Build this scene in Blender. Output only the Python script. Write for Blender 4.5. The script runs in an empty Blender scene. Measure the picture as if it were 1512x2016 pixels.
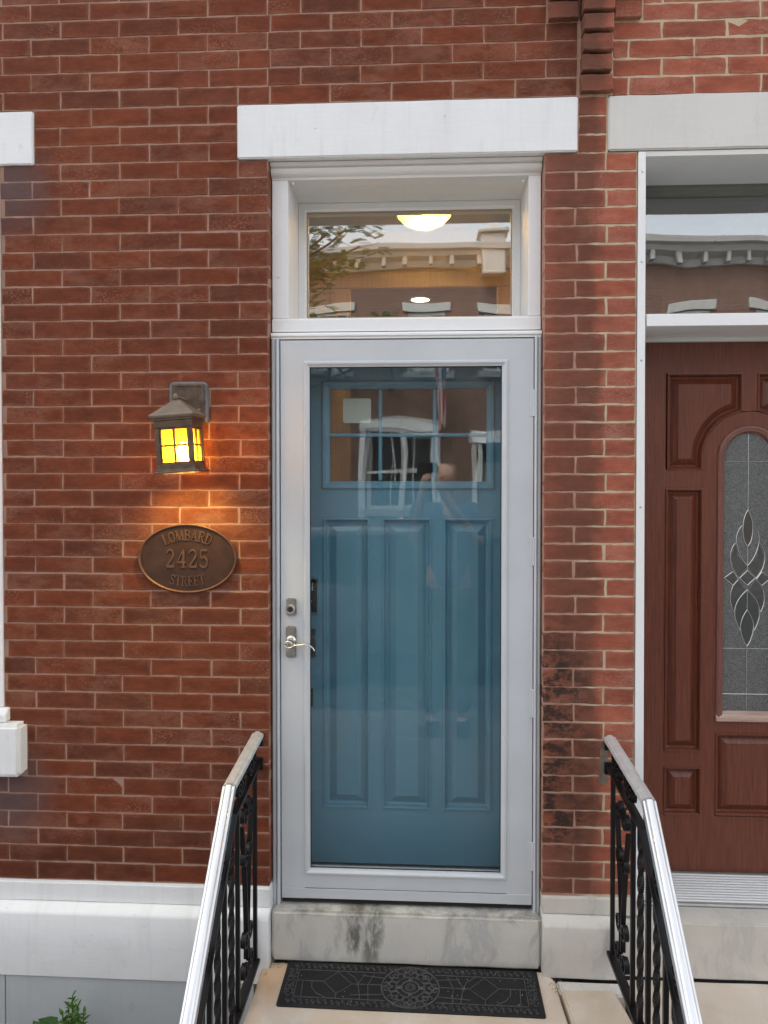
import bpy, bmesh, math, random
from mathutils import Vector, Matrix, noise as mnoise
R = math.radians
rnd = random.Random(7)
S = bpy.context.scene
col = S.collection

# ------------------------------------------------------------------ camera
ZC = 1.90
cam_d = bpy.data.cameras.new('camera')
cam = bpy.data.objects.new('camera', cam_d); col.objects.link(cam)
cam_d.sensor_fit = 'VERTICAL'; cam_d.sensor_height = 36.0
cam_d.lens = 36.0 * 1456 / 2016
cam_d.shift_y = -57.5 / 2016
cam_d.clip_start = 0.05; cam_d.clip_end = 2000
cam.location = (0, -2.62, ZC)
cam.rotation_euler = (R(90 - 1.0), 0, R(3.0))
S.camera = cam
S.render.resolution_x = 768; S.render.resolution_y = 1024

# ------------------------------------------------------------------ sky and light (overcast)
world = bpy.data.worlds.new('World'); S.world = world; world.use_nodes = True
wn = world.node_tree.nodes; wl = world.node_tree.links
bg = wn['Background']
sky = wn.new('ShaderNodeTexSky'); sky.sky_type = 'NISHITA'; sky.sun_disc = False
SUN_EL, SUN_AZ = R(58), R(-150)         # high behind our row, veiled by thin cloud
sky.sun_elevation = SUN_EL; sky.sun_rotation = R(180) - SUN_AZ
sky.air_density = 1.0; sky.dust_density = 3.0; sky.ozone_density = 1.0
hs = wn.new('ShaderNodeHueSaturation'); hs.inputs['Saturation'].default_value = 0.24
wl.new(sky.outputs[0], hs.inputs['Color']); wl.new(hs.outputs[0], bg.inputs[0])
bg.inputs[1].default_value = 0.15
sun_d = bpy.data.lights.new('sun', 'SUN'); sun_d.energy = 1.4; sun_d.angle = R(30); sun_d.color = (1, .97, .93)
sun = bpy.data.objects.new('sun', sun_d); col.objects.link(sun)
sdir = Vector((math.sin(SUN_AZ) * math.cos(SUN_EL), -math.cos(SUN_AZ) * math.cos(SUN_EL), math.sin(SUN_EL)))
sun.rotation_euler = sdir.to_track_quat('Z', 'Y').to_euler()
vs = S.view_settings; vs.view_transform = 'Standard'; vs.look = 'None'; vs.gamma = 1.0; vs.exposure = 1.92

# ------------------------------------------------------------------ material helpers
class NT:
    def __init__(s, name):
        s.m = bpy.data.materials.new(name); s.m.use_nodes = True
        s.t = s.m.node_tree; s.t.nodes.clear()
        s.out = s.n('ShaderNodeOutputMaterial')
    def n(s, typ, ins=None, **props):
        nd = s.t.nodes.new(typ)
        for k, v in props.items(): setattr(nd, k, v)
        for k, v in (ins or {}).items(): s.set(nd, k, v)
        return nd
    def set(s, nd, k, v):
        if isinstance(v, bpy.types.NodeSocket): s.t.links.new(v, nd.inputs[k])
        elif isinstance(v, bpy.types.Node): s.t.links.new(v.outputs[0], nd.inputs[k])
        else:
            if isinstance(v, tuple) and len(v) == 3 and nd.inputs[k].type == 'RGBA': v = (*v, 1)
            nd.inputs[k].default_value = v
    def pos(s): return s.n('ShaderNodeNewGeometry').outputs['Position']
    def objc(s): return s.n('ShaderNodeTexCoord').outputs['Object']
    def gen(s): return s.n('ShaderNodeTexCoord').outputs['Generated']
    def scale(s, v, k): return s.n('ShaderNodeVectorMath', {0: v, 1: k if isinstance(k, tuple) else (k, k, k)}, operation='MULTIPLY').outputs[0]
    def noise(s, v, sc, det=4, rough=.55, dist=0): return s.n('ShaderNodeTexNoise', {'Vector': v, 'Scale': sc, 'Detail': det, 'Roughness': rough, 'Distortion': dist}).outputs[0]
    def ramp(s, f, stops):
        r = s.n('ShaderNodeValToRGB', {'Fac': f}); e = r.color_ramp.elements
        while len(e) < len(stops): e.new(.5)
        for i, (p, c) in enumerate(stops):
            e[i].position = p; e[i].color = (c, c, c, 1) if not isinstance(c, tuple) else (*c, 1)
        return r.outputs[0]
    def mix(s, f, a, b, mode='MIX'):
        m = s.n('ShaderNodeMix', data_type='RGBA', blend_type=mode)
        for k, v in ((0, f), (6, a), (7, b)): s.set(m, k, v)
        return m.outputs[2]
    def math(s, op, a, b=0.0):
        return s.n('ShaderNodeMath', {0: a, 1: b}, operation=op).outputs[0]
    def sep(s, v): return s.n('ShaderNodeSeparateXYZ', {0: v}).outputs
    def bump(s, h, strength=.3, dist=.001, nrm=None):
        i = {'Height': h, 'Strength': strength, 'Distance': dist}
        if nrm: i['Normal'] = nrm
        return s.n('ShaderNodeBump', i).outputs[0]
    def bsdf(s, **ins):
        b = s.n('ShaderNodeBsdfPrincipled', {k.replace('_', ' '): v for k, v in ins.items()})
        s.t.links.new(b.outputs[0], s.out.inputs[0]); return b
    def surf(s, sh): s.t.links.new(sh if isinstance(sh, bpy.types.NodeSocket) else sh.outputs[0], s.out.inputs[0])

M = {}
def simple(name, c, rough=.6, metal=0.0, var=.12, sc=8.0, bump=.15, bdist=.0006, bsc=60.0, spec=.5):
    t = NT(name); p = t.pos()
    f = t.ramp(t.noise(p, sc), [(.3, 0), (.7, 1)])
    a = tuple(x * (1 - var) for x in c); b = tuple(min(1, x * (1 + var)) for x in c)
    t.bsdf(Base_Color=t.mix(f, a, b), Roughness=rough, Metallic=metal, Specular_IOR_Level=spec, Normal=t.bump(t.noise(p, bsc), bump, bdist))
    M[name] = t.m; return t.m

def brick_mat(name, cols, haze, haze_amt, edge_c, stain):
    t = NT(name); p = t.pos()
    rn = t.n('ShaderNodeObjectInfo').outputs['Random']
    base = t.ramp(rn, cols)
    off = t.n('ShaderNodeVectorMath', {0: p, 1: t.n('ShaderNodeCombineXYZ', {0: t.math('MULTIPLY', rn, 9.0), 1: t.math('MULTIPLY', rn, 4.0), 2: 0.0}).outputs[0]}, operation='ADD').outputs[0]
    ps = t.scale(off, (1, 1, 2.4))
    # burn marks and cloudy firing tone across each face
    cl = t.ramp(t.noise(ps, 10, 6, .66), [(.30, 0), (.66, 1)])
    base = t.mix(t.math('MULTIPLY', cl, .75), base, t.mix(1.0, base, (.50, .50, .50), 'MULTIPLY'))
    cl3 = t.ramp(t.noise(ps, 23, 5, .7), [(.45, 0), (.70, 1)])
    base = t.mix(t.math('MULTIPLY', cl3, .5), base, t.mix(1.0, base, (1.28, 1.32, 1.36), 'MULTIPLY'))
    cl2 = t.ramp(t.noise(t.scale(p, (1, 1, 1.7)), 2.1, 3, .5), [(.35, 0), (.7, 1)])
    base = t.mix(t.math('MULTIPLY', cl2, .8), base, t.mix(1.0, base, (1.32, 1.24, 1.18), 'MULTIPLY'))
    cl4 = t.ramp(t.noise(t.scale(p, (1, 1, 1.3)), 1.3, 4, .6), [(.42, 0), (.64, 1)])
    base = t.mix(t.math('MULTIPLY', cl4, .42), base, t.mix(1.0, base, (.62, .64, .66), 'MULTIPLY'))
    # pale bloom: soft veil plus specks
    gate = t.ramp(t.math('FRACT', t.math('MULTIPLY', rn, 17.3)), [(.25, .10), (.85, 1)])
    veil = t.ramp(t.noise(t.scale(off, (1, 1, 1.9)), 8.5, 6, .68), [(.46, 0), (.74, 1)])
    base = t.mix(t.math('MULTIPLY', t.math('MULTIPLY', veil, gate), haze_amt * .62), base, haze)
    big = t.ramp(t.noise(t.scale(off, (1, 1, 1.5)), 6.2, 3, .5), [(.46, 0), (.66, 1)])
    fine = t.ramp(t.noise(t.scale(p, (1, 1, 1.5)), 95, 6, .76), [(.50, 0), (.62, 1)])
    hz = t.math('MULTIPLY', t.math('MULTIPLY', big, fine), t.math('MULTIPLY', gate, haze_amt))
    base = t.mix(hz, base, haze)
    # dark pits
    pit = t.ramp(t.noise(p, 130, 5, .75), [(.64, 0), (.71, 1)])
    base = t.mix(t.math('MULTIPLY', pit, .75), base, (.03, .018, .014))
    # lime wash left round the arrises by the pointing
    g = t.sep(t.gen())
    ex = t.math('MINIMUM', g[0], t.math('SUBTRACT', 1.0, g[0]))
    ez = t.math('MINIMUM', g[2], t.math('SUBTRACT', 1.0, g[2]))
    e = t.math('MINIMUM', t.math('MULTIPLY', ex, 3.3), ez)
    e = t.math('ADD', e, t.math('MULTIPLY', t.math('SUBTRACT', t.noise(p, 60, 5, .7), .5), .34))
    e = t.ramp(e, [(0.0, 1), (.07, .35), (.19, 0)])
    base = t.mix(t.math('MULTIPLY', e, .5), base, edge_c)
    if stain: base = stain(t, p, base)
    h = t.math('ADD', t.noise(p, 240, 5, .7), t.math('MULTIPLY', t.noise(ps, 40, 4), 1.6))
    t.bsdf(Base_Color=base, Roughness=t.ramp(t.noise(p, 30), [(.3, .72), (.7, .95)]), Specular_IOR_Level=.25, Normal=t.bump(h, .6, .0014))
    M[name] = t.m

def stain_home(t, p, base):
    x, y, z = t.sep(p)
    # soot and damp: upper right below the corbel, low at the left under the window sill, high band
    n = t.noise(p, 7, 5, .6)
    nn = t.math('MULTIPLY', t.math('SUBTRACT', n, .5), .5)
    def band(v, a, b): return t.ramp(t.math('ADD', v, nn), [(0, 0), (1, 1)]) if False else t.n('ShaderNodeMapRange', {0: t.math('ADD', v, nn), 1: a, 2: b, 3: 0.0, 4: 1.0}).outputs[0]
    cor = t.math('MULTIPLY', band(x, .36, .58), band(z, 3.22, 3.5))
    base = t.mix(t.math('MULTIPLY', cor, .7), base, (.045, .028, .022))
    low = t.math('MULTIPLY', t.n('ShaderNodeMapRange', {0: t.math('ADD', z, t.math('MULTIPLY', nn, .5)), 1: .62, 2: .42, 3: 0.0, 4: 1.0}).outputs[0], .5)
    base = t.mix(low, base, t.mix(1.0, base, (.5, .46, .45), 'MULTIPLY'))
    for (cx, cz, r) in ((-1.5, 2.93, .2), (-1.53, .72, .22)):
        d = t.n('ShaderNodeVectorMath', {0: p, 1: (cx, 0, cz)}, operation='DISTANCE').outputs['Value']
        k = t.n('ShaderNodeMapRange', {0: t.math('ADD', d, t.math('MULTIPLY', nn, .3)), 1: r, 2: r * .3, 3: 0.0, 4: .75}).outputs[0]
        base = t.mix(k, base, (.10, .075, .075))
    return base

def stain_pier(t, p, base):
    x, y, z = t.sep(p)
    n = t.math('MULTIPLY', t.math('SUBTRACT', t.noise(t.scale(p, (1, 1, .6)), 11, 4, .55), .5), .16)
    xx = t.math('ADD', x, n)
    # a broad water-run stain down the line between the two houses
    a = t.n('ShaderNodeMapRange', {0: xx, 1: .635, 2: .59, 3: 0.0, 4: 1.0}).outputs[0]
    b = t.n('ShaderNodeMapRange', {0: xx, 1: .40, 2: .50, 3: .35, 4: 1.0}).outputs[0]
    run = t.math('MULTIPLY', t.math('MULTIPLY', a, b), .62)
    base = t.mix(run, base, (.085, .040, .024))
    # black crust on the lower bricks
    zz = t.n('ShaderNodeMapRange', {0: z, 1: 1.45, 2: 1.22, 3: 0.0, 4: 1.0}).outputs[0]
    zz2 = t.n('ShaderNodeMapRange', {0: z, 1: .52, 2: .62, 3: 0.0, 4: 1.0}).outputs[0]
    xx2 = t.n('ShaderNodeMapRange', {0: t.math('ADD', x, t.math('MULTIPLY', n, 1.2)), 1: .61, 2: .50, 3: 0.0, 4: 1.0}).outputs[0]
    cr = t.ramp(t.noise(t.scale(p, (1, 1, 1.5)), 15, 7, .74), [(.45, 0), (.54, 1)])
    k = t.math('MULTIPLY', t.math('MULTIPLY', zz, zz2), t.math('MULTIPLY', xx2, cr))
    base = t.mix(t.math('MULTIPLY', k, .92), base, (.030, .022, .018))
    # sooty top of the corbel
    c = t.math('MULTIPLY', t.n('ShaderNodeMapRange', {0: z, 1: 3.05, 2: 3.5, 3: .15, 4: 1.0}).outputs[0], t.n('ShaderNodeMapRange', {0: xx, 1: .70, 2: .61, 3: 0.0, 4: 1.0}).outputs[0])
    base = t.mix(t.math('MULTIPLY', c, .30), base, (.065, .042, .032))
    return base

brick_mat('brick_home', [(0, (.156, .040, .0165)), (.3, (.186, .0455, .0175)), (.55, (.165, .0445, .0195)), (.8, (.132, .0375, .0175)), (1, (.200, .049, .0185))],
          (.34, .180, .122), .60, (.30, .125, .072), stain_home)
brick_mat('brick_next', [(0, (.33, .094, .054)), (.3, (.385, .110, .063)), (.6, (.30, .090, .056)), (1, (.40, .122, .072))],
          (.50, .27, .20), .62, (.44, .25, .17), stain_pier)

def mortar_mat(name, c, dirt):
    t = NT(name); p = t.pos()
    f = t.ramp(t.noise(p, 14, 5, .65), [(.3, 0), (.72, 1)])
    c2 = tuple(x * dirt for x in c)
    t.bsdf(Base_Color=t.mix(f, c2, c), Roughness=.95, Specular_IOR_Level=.2, Normal=t.bump(t.noise(p, 300, 4, .7), .6, .001))
    M[name] = t.m
mortar_mat('mortar_home', (.41, .255, .19), .66)
t = NT('mortar_next'); p = t.pos(); q = t.sep(p)
f = t.ramp(t.noise(p, 14, 5, .65), [(.3, 0), (.72, 1)])
side = t.n('ShaderNodeMapRange', {0: t.math('ADD', q[0], t.math('MULTIPLY', t.math('SUBTRACT', t.noise(p, 9, 4), .5), .14)), 1: .54, 2: .60, 3: 0.0, 4: 1.0}).outputs[0]
c = t.mix(side, (.46, .27, .20), (.60, .49, .345))
t.bsdf(Base_Color=t.mix(f, t.mix(1.0, c, (.68, .66, .62), 'MULTIPLY'), c), Roughness=.95, Specular_IOR_Level=.2, Normal=t.bump(t.noise(p, 300, 4, .7), .6, .001)); M['mortar_next'] = t.m
simple('patch_cement', (.17, .13, .095), .9, var=.3, sc=40, bump=.6, bdist=.002)

def paint_mat(name, c, dirt=(.45, .43, .38), amt=.35, rough=.5, chips=0.0):
    t = NT(name); p = t.pos()
    f = t.ramp(t.noise(p, 3.2, 5, .6), [(.40, 0), (.8, 1)])
    base = t.mix(t.math('MULTIPLY', f, amt), c, tuple(x * .80 for x in c))
    br = t.noise(t.scale(p, (1.5, 1.5, 22)), 5, 5, .65)          # brush strokes
    base = t.mix(t.math('MULTIPLY', t.ramp(br, [(.40, 0), (.68, 1)]), amt * .35), base, tuple(x * .84 for x in c))
    g = t.ramp(t.noise(t.scale(p, (1, 1, .5)), 28, 6, .7), [(.60, 0), (.76, 1)])
    g2 = t.ramp(t.noise(p, 2.3, 2), [(.46, 0), (.62, 1)])
    base = t.mix(t.math('MULTIPLY', t.math('MULTIPLY', g, g2), amt), base, dirt)
    if chips:
        ch = t.ramp(t.noise(p, 34, 5, .7), [(.705, 0), (.73, 1)])
        base = t.mix(t.math('MULTIPLY', ch, chips), base, tuple(x * .55 for x in dirt))
        sk = t.ramp(t.noise(t.scale(p, (9, 1, .7)), 3, 5, .6), [(.52, 0), (.74, 1)])
        base = t.mix(t.math('MULTIPLY', sk, .22), base, dirt)
        # rain splash near the pavement
        z = t.sep(p)[2]
        low = t.n('ShaderNodeMapRange', {0: t.math('ADD', z, t.math('MULTIPLY', t.noise(p, 6, 5, .7), .3)), 1: .36, 2: .12, 3: 0.0, 4: .28}).outputs[0]
        base = t.mix(low, base, tuple(x * .9 for x in dirt))
    h = t.math('ADD', t.noise(p, 55, 4), t.math('ADD', t.math('MULTIPLY', t.noise(p, 9, 3), 1.5), t.math('MULTIPLY', br, .8)))
    t.bsdf(Base_Color=base, Roughness=rough, Specular_IOR_Level=.4, Normal=t.bump(h, .35, .0014))
    M[name] = t.m
paint_mat('white_stone_paint', (.80, .81, .80), amt=.42, rough=.6, chips=.6)
paint_mat('white_paint', (.82, .825, .81), amt=.16, rough=.42)
paint_mat('cream_stone', (.66, .645, .60), amt=.5, rough=.75, chips=.4)
paint_mat('grey_board', (.54, .58, .585), (.30, .30, .28), .6, .6, chips=.6)
paint_mat('far_trim', (.40, .39, .365), (.25, .24, .2), .3, .6)
paint_mat('old_white', (.74, .74, .705), (.42, .40, .34), .3, .5)

def stone_mat(name, c, c2, vein, stains=None, sc=1.0, vamt=.5):
    t = NT(name); p = t.pos()
    pw = t.n('ShaderNodeVectorMath', {0: p, 1: t.scale(t.n('ShaderNodeTexNoise', {'Vector': p, 'Scale': 4.0, 'Detail': 3.0}).outputs['Color'], .22)}, operation='ADD').outputs[0]
    base = t.mix(t.ramp(t.noise(p, 4 * sc, 5, .6), [(.3, 0), (.7, 1)]), c, c2)
    v = t.ramp(t.noise(t.scale(pw, (2.2, 1, .55)), 7 * sc, 6, .65), [(.52, 0), (.60, 1), (.68, 0)])
    base = t.mix(t.math('MULTIPLY', v, vamt), base, vein)
    if stains: base = stains(t, p, base)
    sp = t.ramp(t.noise(p, 130, 3, .6), [(.62, 0), (.72, 1)])
    base = t.mix(t.math('MULTIPLY', sp, .16), base, tuple(x * .4 for x in c))
    h = t.math('ADD', t.noise(p, 160, 4, .7), t.math('MULTIPLY', t.noise(p, 24, 3), 1.5))
    t.bsdf(Base_Color=base, Roughness=.6, Specular_IOR_Level=.35, Normal=t.bump(h, .35, .0012))
    M[name] = t.m
def sill_stains(t, p, base):
    x, y, z = t.sep(p)
    n1 = t.math('MULTIPLY', t.math('SUBTRACT', t.noise(t.scale(p, (1, 1, .7)), 18, 5, .65), .5), .07)
    slant = t.math('MULTIPLY', t.math('SUBTRACT', z, .22), .10)
    xx = t.math('ADD', t.math('SUBTRACT', x, slant), n1)
    for cx, w, zb, k, c in ((-.247, .036, .15, .85, (.105, .105, .080)), (-.175, .036, .10, .8, (.125, .13, .105)), (.09, .018, .19, .4, (.30, .29, .25)), (-.40, .03, .12, .2, (.4, .39, .34)), (-.30, .02, .16, .35, (.25, .23, .18)), (.26, .03, .1, .22, (.42, .36, .28))):
        d = t.math('ABSOLUTE', t.math('SUBTRACT', xx, cx))
        a = t.n('ShaderNodeMapRange', {0: d, 1: w, 2: w * .35, 3: 0.0, 4: k}).outputs[0]
        b = t.n('ShaderNodeMapRange', {0: t.math('ADD', z, n1), 1: zb, 2: zb + .04, 3: 0.0, 4: 1.0}).outputs[0]
        br = t.ramp(t.noise(t.scale(p, (1.6, 1, .5)), 34, 5, .7), [(.36, .1), (.55, 1)])
        base = t.mix(t.math('MULTIPLY', t.math('MULTIPLY', a, b), br), base, c)
    top = t.n('ShaderNodeMapRange', {0: t.math('ADD', z, t.math('MULTIPLY', n1, .4)), 1: .300, 2: .316, 3: 0.0, 4: .8}).outputs[0]
    base = t.mix(t.math('MULTIPLY', top, t.ramp(t.noise(p, 12, 5, .7), [(.4, .1), (.62, 1)])), base, (.17, .155, .12))
    bot = t.n('ShaderNodeMapRange', {0: t.math('ADD', z, t.math('MULTIPLY', n1, .6)), 1: .16, 2: .13, 3: 0.0, 4: .6}).outputs[0]
    base = t.mix(bot, base, (.36, .32, .25))
    return base
stone_mat('marble', (.66, .635, .57), (.55, .53, .48), (.36, .37, .36), sill_stains, vamt=.55)
stone_mat('marble_block', (.63, .60, .53), (.54, .51, .455), (.40, .40, .385), None, vamt=.4)
def tan_stains(t, p, base):
    f = t.ramp(t.noise(p, 5, 4, .6), [(.45, 0), (.75, 1)])
    base = t.mix(t.math('MULTIPLY', f, .6), base, (.46, .335, .215))
    d = t.n('ShaderNodeVectorMath', {0: p, 1: (-.53, -.12, .13)}, operation='DISTANCE').outputs['Value']
    k = t.n('ShaderNodeMapRange', {0: t.math('ADD', d, t.math('MULTIPLY', t.noise(p, 14, 5), .2)), 1: .30, 2: .12, 3: 0.0, 4: .7}).outputs[0]
    return t.mix(k, base, (.50, .30, .15))
stone_mat('tan_stone', (.60, .525, .435), (.55, .455, .355), (.62, .58, .52), tan_stains, 1.0, .3)
stone_mat('concrete', (.19, .182, .172), (.15, .145, .14), (.11, .11, .105), None, 1.0, .2)
simple('asphalt', (.055, .055, .057), .9, var=.25, sc=20, bump=.5, bdist=.004)
simple('soil', (.06, .042, .03), .95, var=.3, sc=30, bump=.8, bdist=.01)
simple('leaf_litter', (.30, .20, .11), .9, var=.4, sc=60)

# door paints and metals
simple('storm_paint', (.54, .57, .585), .36, var=.055, sc=4, bump=.08, bdist=.0003, bsc=200)
simple('storm_channel', (.52, .55, .565), .4, 0.0, var=.05, sc=6, bump=.08)
simple('black_gap', (.012, .012, .012), .8)
simple('threshold_metal', (.42, .42, .40), .4, .7, var=.12, sc=14)
t = NT('blue_paint'); p = t.pos()
gr = t.noise(t.scale(p, (3.0, 8, 70)), 3.5, 5, .65); gv = t.noise(t.scale(p, (75, 8, 2.6)), 3.5, 5, .65)
zz = t.sep(p)[2]
sel = t.math('ADD', t.math('GREATER_THAN', zz, 1.72), t.math('LESS_THAN', zz, .585))
hgt = t.math('ADD', t.math('MULTIPLY', gr, sel), t.math('MULTIPLY', gv, t.math('SUBTRACT', 1.0, sel)))
t.bsdf(Base_Color=t.mix(t.ramp(t.noise(p, 3), [(.3, 0), (.7, 1)]), (.088, .212, .278), (.106, .242, .316)), Roughness=.36, Specular_IOR_Level=.5, Normal=t.bump(hgt, .35, .0016))
M['blue_paint'] = t.m
def wood(name, c1, c2, rough=.4, horiz=False):
    t = NT(name); p = t.pos()
    k = (2.5, 20, 60) if horiz else (60, 20, 2.5)
    g = t.noise(t.scale(p, k), 2.6, 6, .68)
    lg = t.noise(t.scale(p, (4, 4, .6)), 2.0, 3)
    base = t.mix(t.ramp(g, [(.38, 0), (.62, 1)]), c1, c2)
    base = t.mix(t.math('MULTIPLY', lg, .35), base, tuple(x * 1.5 for x in c2))
    t.bsdf(Base_Color=base, Roughness=rough, Specular_IOR_Level=.5, Normal=t.bump(g, .5, .0016))
    M[name] = t.m
wood('mahogany', (.078, .021, .011), (.165, .047, .025), .30)
wood('worn_mahogany', (.15, .055, .038), (.22, .095, .070), .5)
wood('oak_casing', (.28, .20, .115), (.37, .27, .165), .4)
wood('worn_wood', (.50, .42, .35), (.34, .2, .15), .7, True)
simple('iron', (.006, .006, .007), .38, spec=.3, var=.3, sc=30, bump=.35, bdist=.0008, bsc=90)
simple('dark_lock', (.05, .055, .055), .35, .5)
t = NT('aluminium'); p = t.pos()
t.bsdf(Base_Color=t.mix(t.ramp(t.noise(t.scale(p, (40, 2, 2)), 4, 4), [(.35, 0), (.7, 1)]), (.62, .62, .61), (.74, .74, .74)), Metallic=.85, Roughness=t.ramp(t.noise(p, 25, 4), [(.3, .26), (.7, .42)]), Normal=t.bump(t.noise(t.scale(p, (60, 3, 3)), 6), .08, .0004))
M['aluminium'] = t.m
t = NT('worn_aluminium'); p = t.pos()
t.bsdf(Base_Color=t.mix(t.ramp(t.noise(p, 40, 4), [(.35, 0), (.7, 1)]), (.60, .59, .56), (.74, .73, .71)), Metallic=.55, Roughness=.5, Normal=t.bump(t.noise(p, 60), .1, .0004))
M['worn_aluminium'] = t.m
simple('nickel', (.60, .575, .53), .27, 1.0, var=.15, sc=50, bump=.05)
simple('chrome', (.72, .72, .73), .18, 1.0, var=.05)
simple('keypad_black', (.006, .006, .007), .12)
simple('pale_digit', (.75, .77, .78), .5, bump=0)
simple('bronze', (.105, .072, .048), .42, .35, var=.35, sc=40, bump=.3, bdist=.0008)
simple('bronze_roof', (.21, .165, .12), .45, .25, var=.15, sc=30, bump=.15)
simple('plaque_field', (.058, .026, .016), .48, .3, var=.3, sc=18, bump=.5, bdist=.0006, bsc=300)
simple('plaque_rim', (.15, .068, .038), .45, .5, var=.18, sc=40, bump=.1)
simple('letter_bronze', (.16, .085, .055), .38, .5, var=.25, sc=60, bump=.15)
simple('caulk_grey', (.17, .165, .165), .8, var=.25, sc=40, bump=.5, bdist=.002)
simple('rubber', (.012, .012, .013), .6, spec=.3, var=.3, sc=40, bump=.5, bdist=.0012, bsc=150)
simple('rubber_raised', (.060, .058, .055), .5, var=.35, sc=50, bump=.4, bdist=.001, bsc=180)  # paler than the base rubber: relief light and shade put into colour
simple('card', (.62, .63, .56), .7, var=.03)
simple('came', (.66, .67, .65), .28, .9, var=.1, sc=60)
simple('green_sash', (.15, .16, .135), .5, var=.15)
simple('wall_tan', (.40, .31, .20), .8, var=.06)
simple('wall_dim', (.30, .285, .26), .85, var=.1)
simple('hall_floor', (.16, .085, .045), .5, var=.2)
simple('skin', (.50, .29, .215), .5, var=.06, bump=.1)
simple('shirt_blue', (.07, .11, .20), .8, var=.15, sc=25)
simple('trousers', (.025, .025, .03), .85)
simple('phone_black', (.01, .01, .012), .25)
simple('car_paint', (.035, .038, .042), .3, .0, var=.02, bump=0)
simple('tyre', (.02, .02, .02), .8)
simple('car_glass', (.02, .025, .03), .05)
simple('roof_grey', (.18, .18, .185), .8)
simple('bark', (.10, .075, .055), .95, var=.3, sc=20, bump=.8, bdist=.01)
def leafmat(name, c):
    t = NT(name); p = t.pos()
    rn = t.n('ShaderNodeObjectInfo').outputs['Random']
    cc = t.mix(t.ramp(t.noise(p, 25, 3), [(.3, 0), (.7, 1)]), tuple(x * .6 for x in c), tuple(x * 1.4 for x in c))
    cc = t.mix(t.math('MULTIPLY', rn, .5), cc, (c[0] * 2.0, c[1] * 1.5, c[2]))
    d = t.n('ShaderNodeBsdfPrincipled', {'Base Color': cc, 'Roughness': .45, 'Specular IOR Level': .4})
    tr = t.n('ShaderNodeBsdfTranslucent', {'Color': cc})
    t.surf(t.n('ShaderNodeMixShader', {0: .3, 1: d, 2: tr})); M[name] = t.m
leafmat('leaf', (.075, .17, .032)); leafmat('leaf_dark', (.035, .09, .022))

def glass_mat(name, tint=(.93, .96, .95), wob=0.0, wsc=2.5, rough=0.0, refl=.05):
    t = NT(name); p = t.pos()
    fac = t.n('ShaderNodeLayerWeight', {'Blend': .5}).outputs['Facing']
    f5 = t.math('POWER', fac, 5.0)
    k = t.math('ADD', t.math('MULTIPLY', f5, .9), refl)
    ins = {'Color': (1, 1, 1), 'Roughness': rough}
    if wob: ins['Normal'] = t.bump(t.noise(t.scale(p, (1, 1, .8)), wsc, 2, .4), 1.0, wob)
    g = t.n('ShaderNodeBsdfGlossy', ins)
    tr = t.n('ShaderNodeBsdfTransparent', {'Color': tint})
    m = t.n('ShaderNodeMixShader', {0: k, 1: tr, 2: g})
    du = t.math('MULTIPLY', t.math('MULTIPLY', t.ramp(t.noise(p, 3.5, 5, .7), [(.4, 0), (.75, 1)]), t.ramp(t.noise(p, 110, 3, .7), [(.45, .25), (.75, 1)])), .035)
    t.surf(t.n('ShaderNodeMixShader', {0: du, 1: m, 2: t.n('ShaderNodeBsdfDiffuse', {'Color': (.7, .7, .68)})})); M[name] = t.m
glass_mat('storm_glass', (.965, .985, .985), .0022, 2.2, refl=.032)
glass_mat('transom_glass', (.93, .95, .92), .0035, 1.6, refl=.19)
glass_mat('pane_glass', (.90, .94, .94), .004, 2.0, refl=.06)
glass_mat('next_glass', (.75, .77, .76), .004, 1.8, refl=.20)
# textured art glass of the neighbour's door
t = NT('art_glass'); p = t.pos()
nb = t.bump(t.noise(p, 230, 4, .7), .9, .003)
g = t.n('ShaderNodeBsdfPrincipled', {'Base Color': t.mix(t.ramp(t.noise(p, 260, 4, .7), [(.4, 0), (.62, 1)]), (.05, .054, .052), (.19, .20, .19)), 'Roughness': .22, 'Specular IOR Level': .7, 'Normal': nb})
t.surf(g); M['art_glass'] = t.m
t = NT('bevel_glass'); p = t.pos()
t.bsdf(Base_Color=(.05, .056, .053), Roughness=.07, Specular_IOR_Level=.8, Normal=t.bump(t.noise(p, 14, 2), .5, .004)); M['bevel_glass'] = t.m
# amber seedy glass of the lantern: lets the bulb through
t = NT('amber_glass'); p = t.pos()
sd = t.ramp(t.noise(p, 420, 3, .6), [(.40, 0), (.62, 1)])
cc = t.mix(sd, (.30, .16, .014), (.55, .36, .06))
tl = t.n('ShaderNodeBsdfTranslucent', {'Color': cc}); tp = t.n('ShaderNodeBsdfTransparent', {'Color': (1.0, .84, .46)})
gl = t.n('ShaderNodeBsdfGlossy', {'Color': (1, 1, 1), 'Roughness': .15})
m1 = t.n('ShaderNodeMixShader', {0: .36, 1: tl, 2: tp}); t.surf(t.n('ShaderNodeMixShader', {0: .05, 1: m1, 2: gl})); M['amber_glass'] = t.m
def emit(name, c, k):
    t = NT(name); t.surf(t.n('ShaderNodeEmission', {'Color': c, 'Strength': k})); M[name] = t.m
emit('bulb_glow', (1, .72, .16), 120); emit('lamp_core', (1, .80, .44), 95); emit('downlight_glow', (1, .93, .8), 4.5)
t = NT('lamp_glow'); t.surf(t.n('ShaderNodeMixShader', {0: .2, 1: t.n('ShaderNodeBsdfTranslucent', {'Color': (.95, .66, .16)}), 2: t.n('ShaderNodeBsdfTransparent', {'Color': (1, .75, .3)})})); M['lamp_glow'] = t.m

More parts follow.
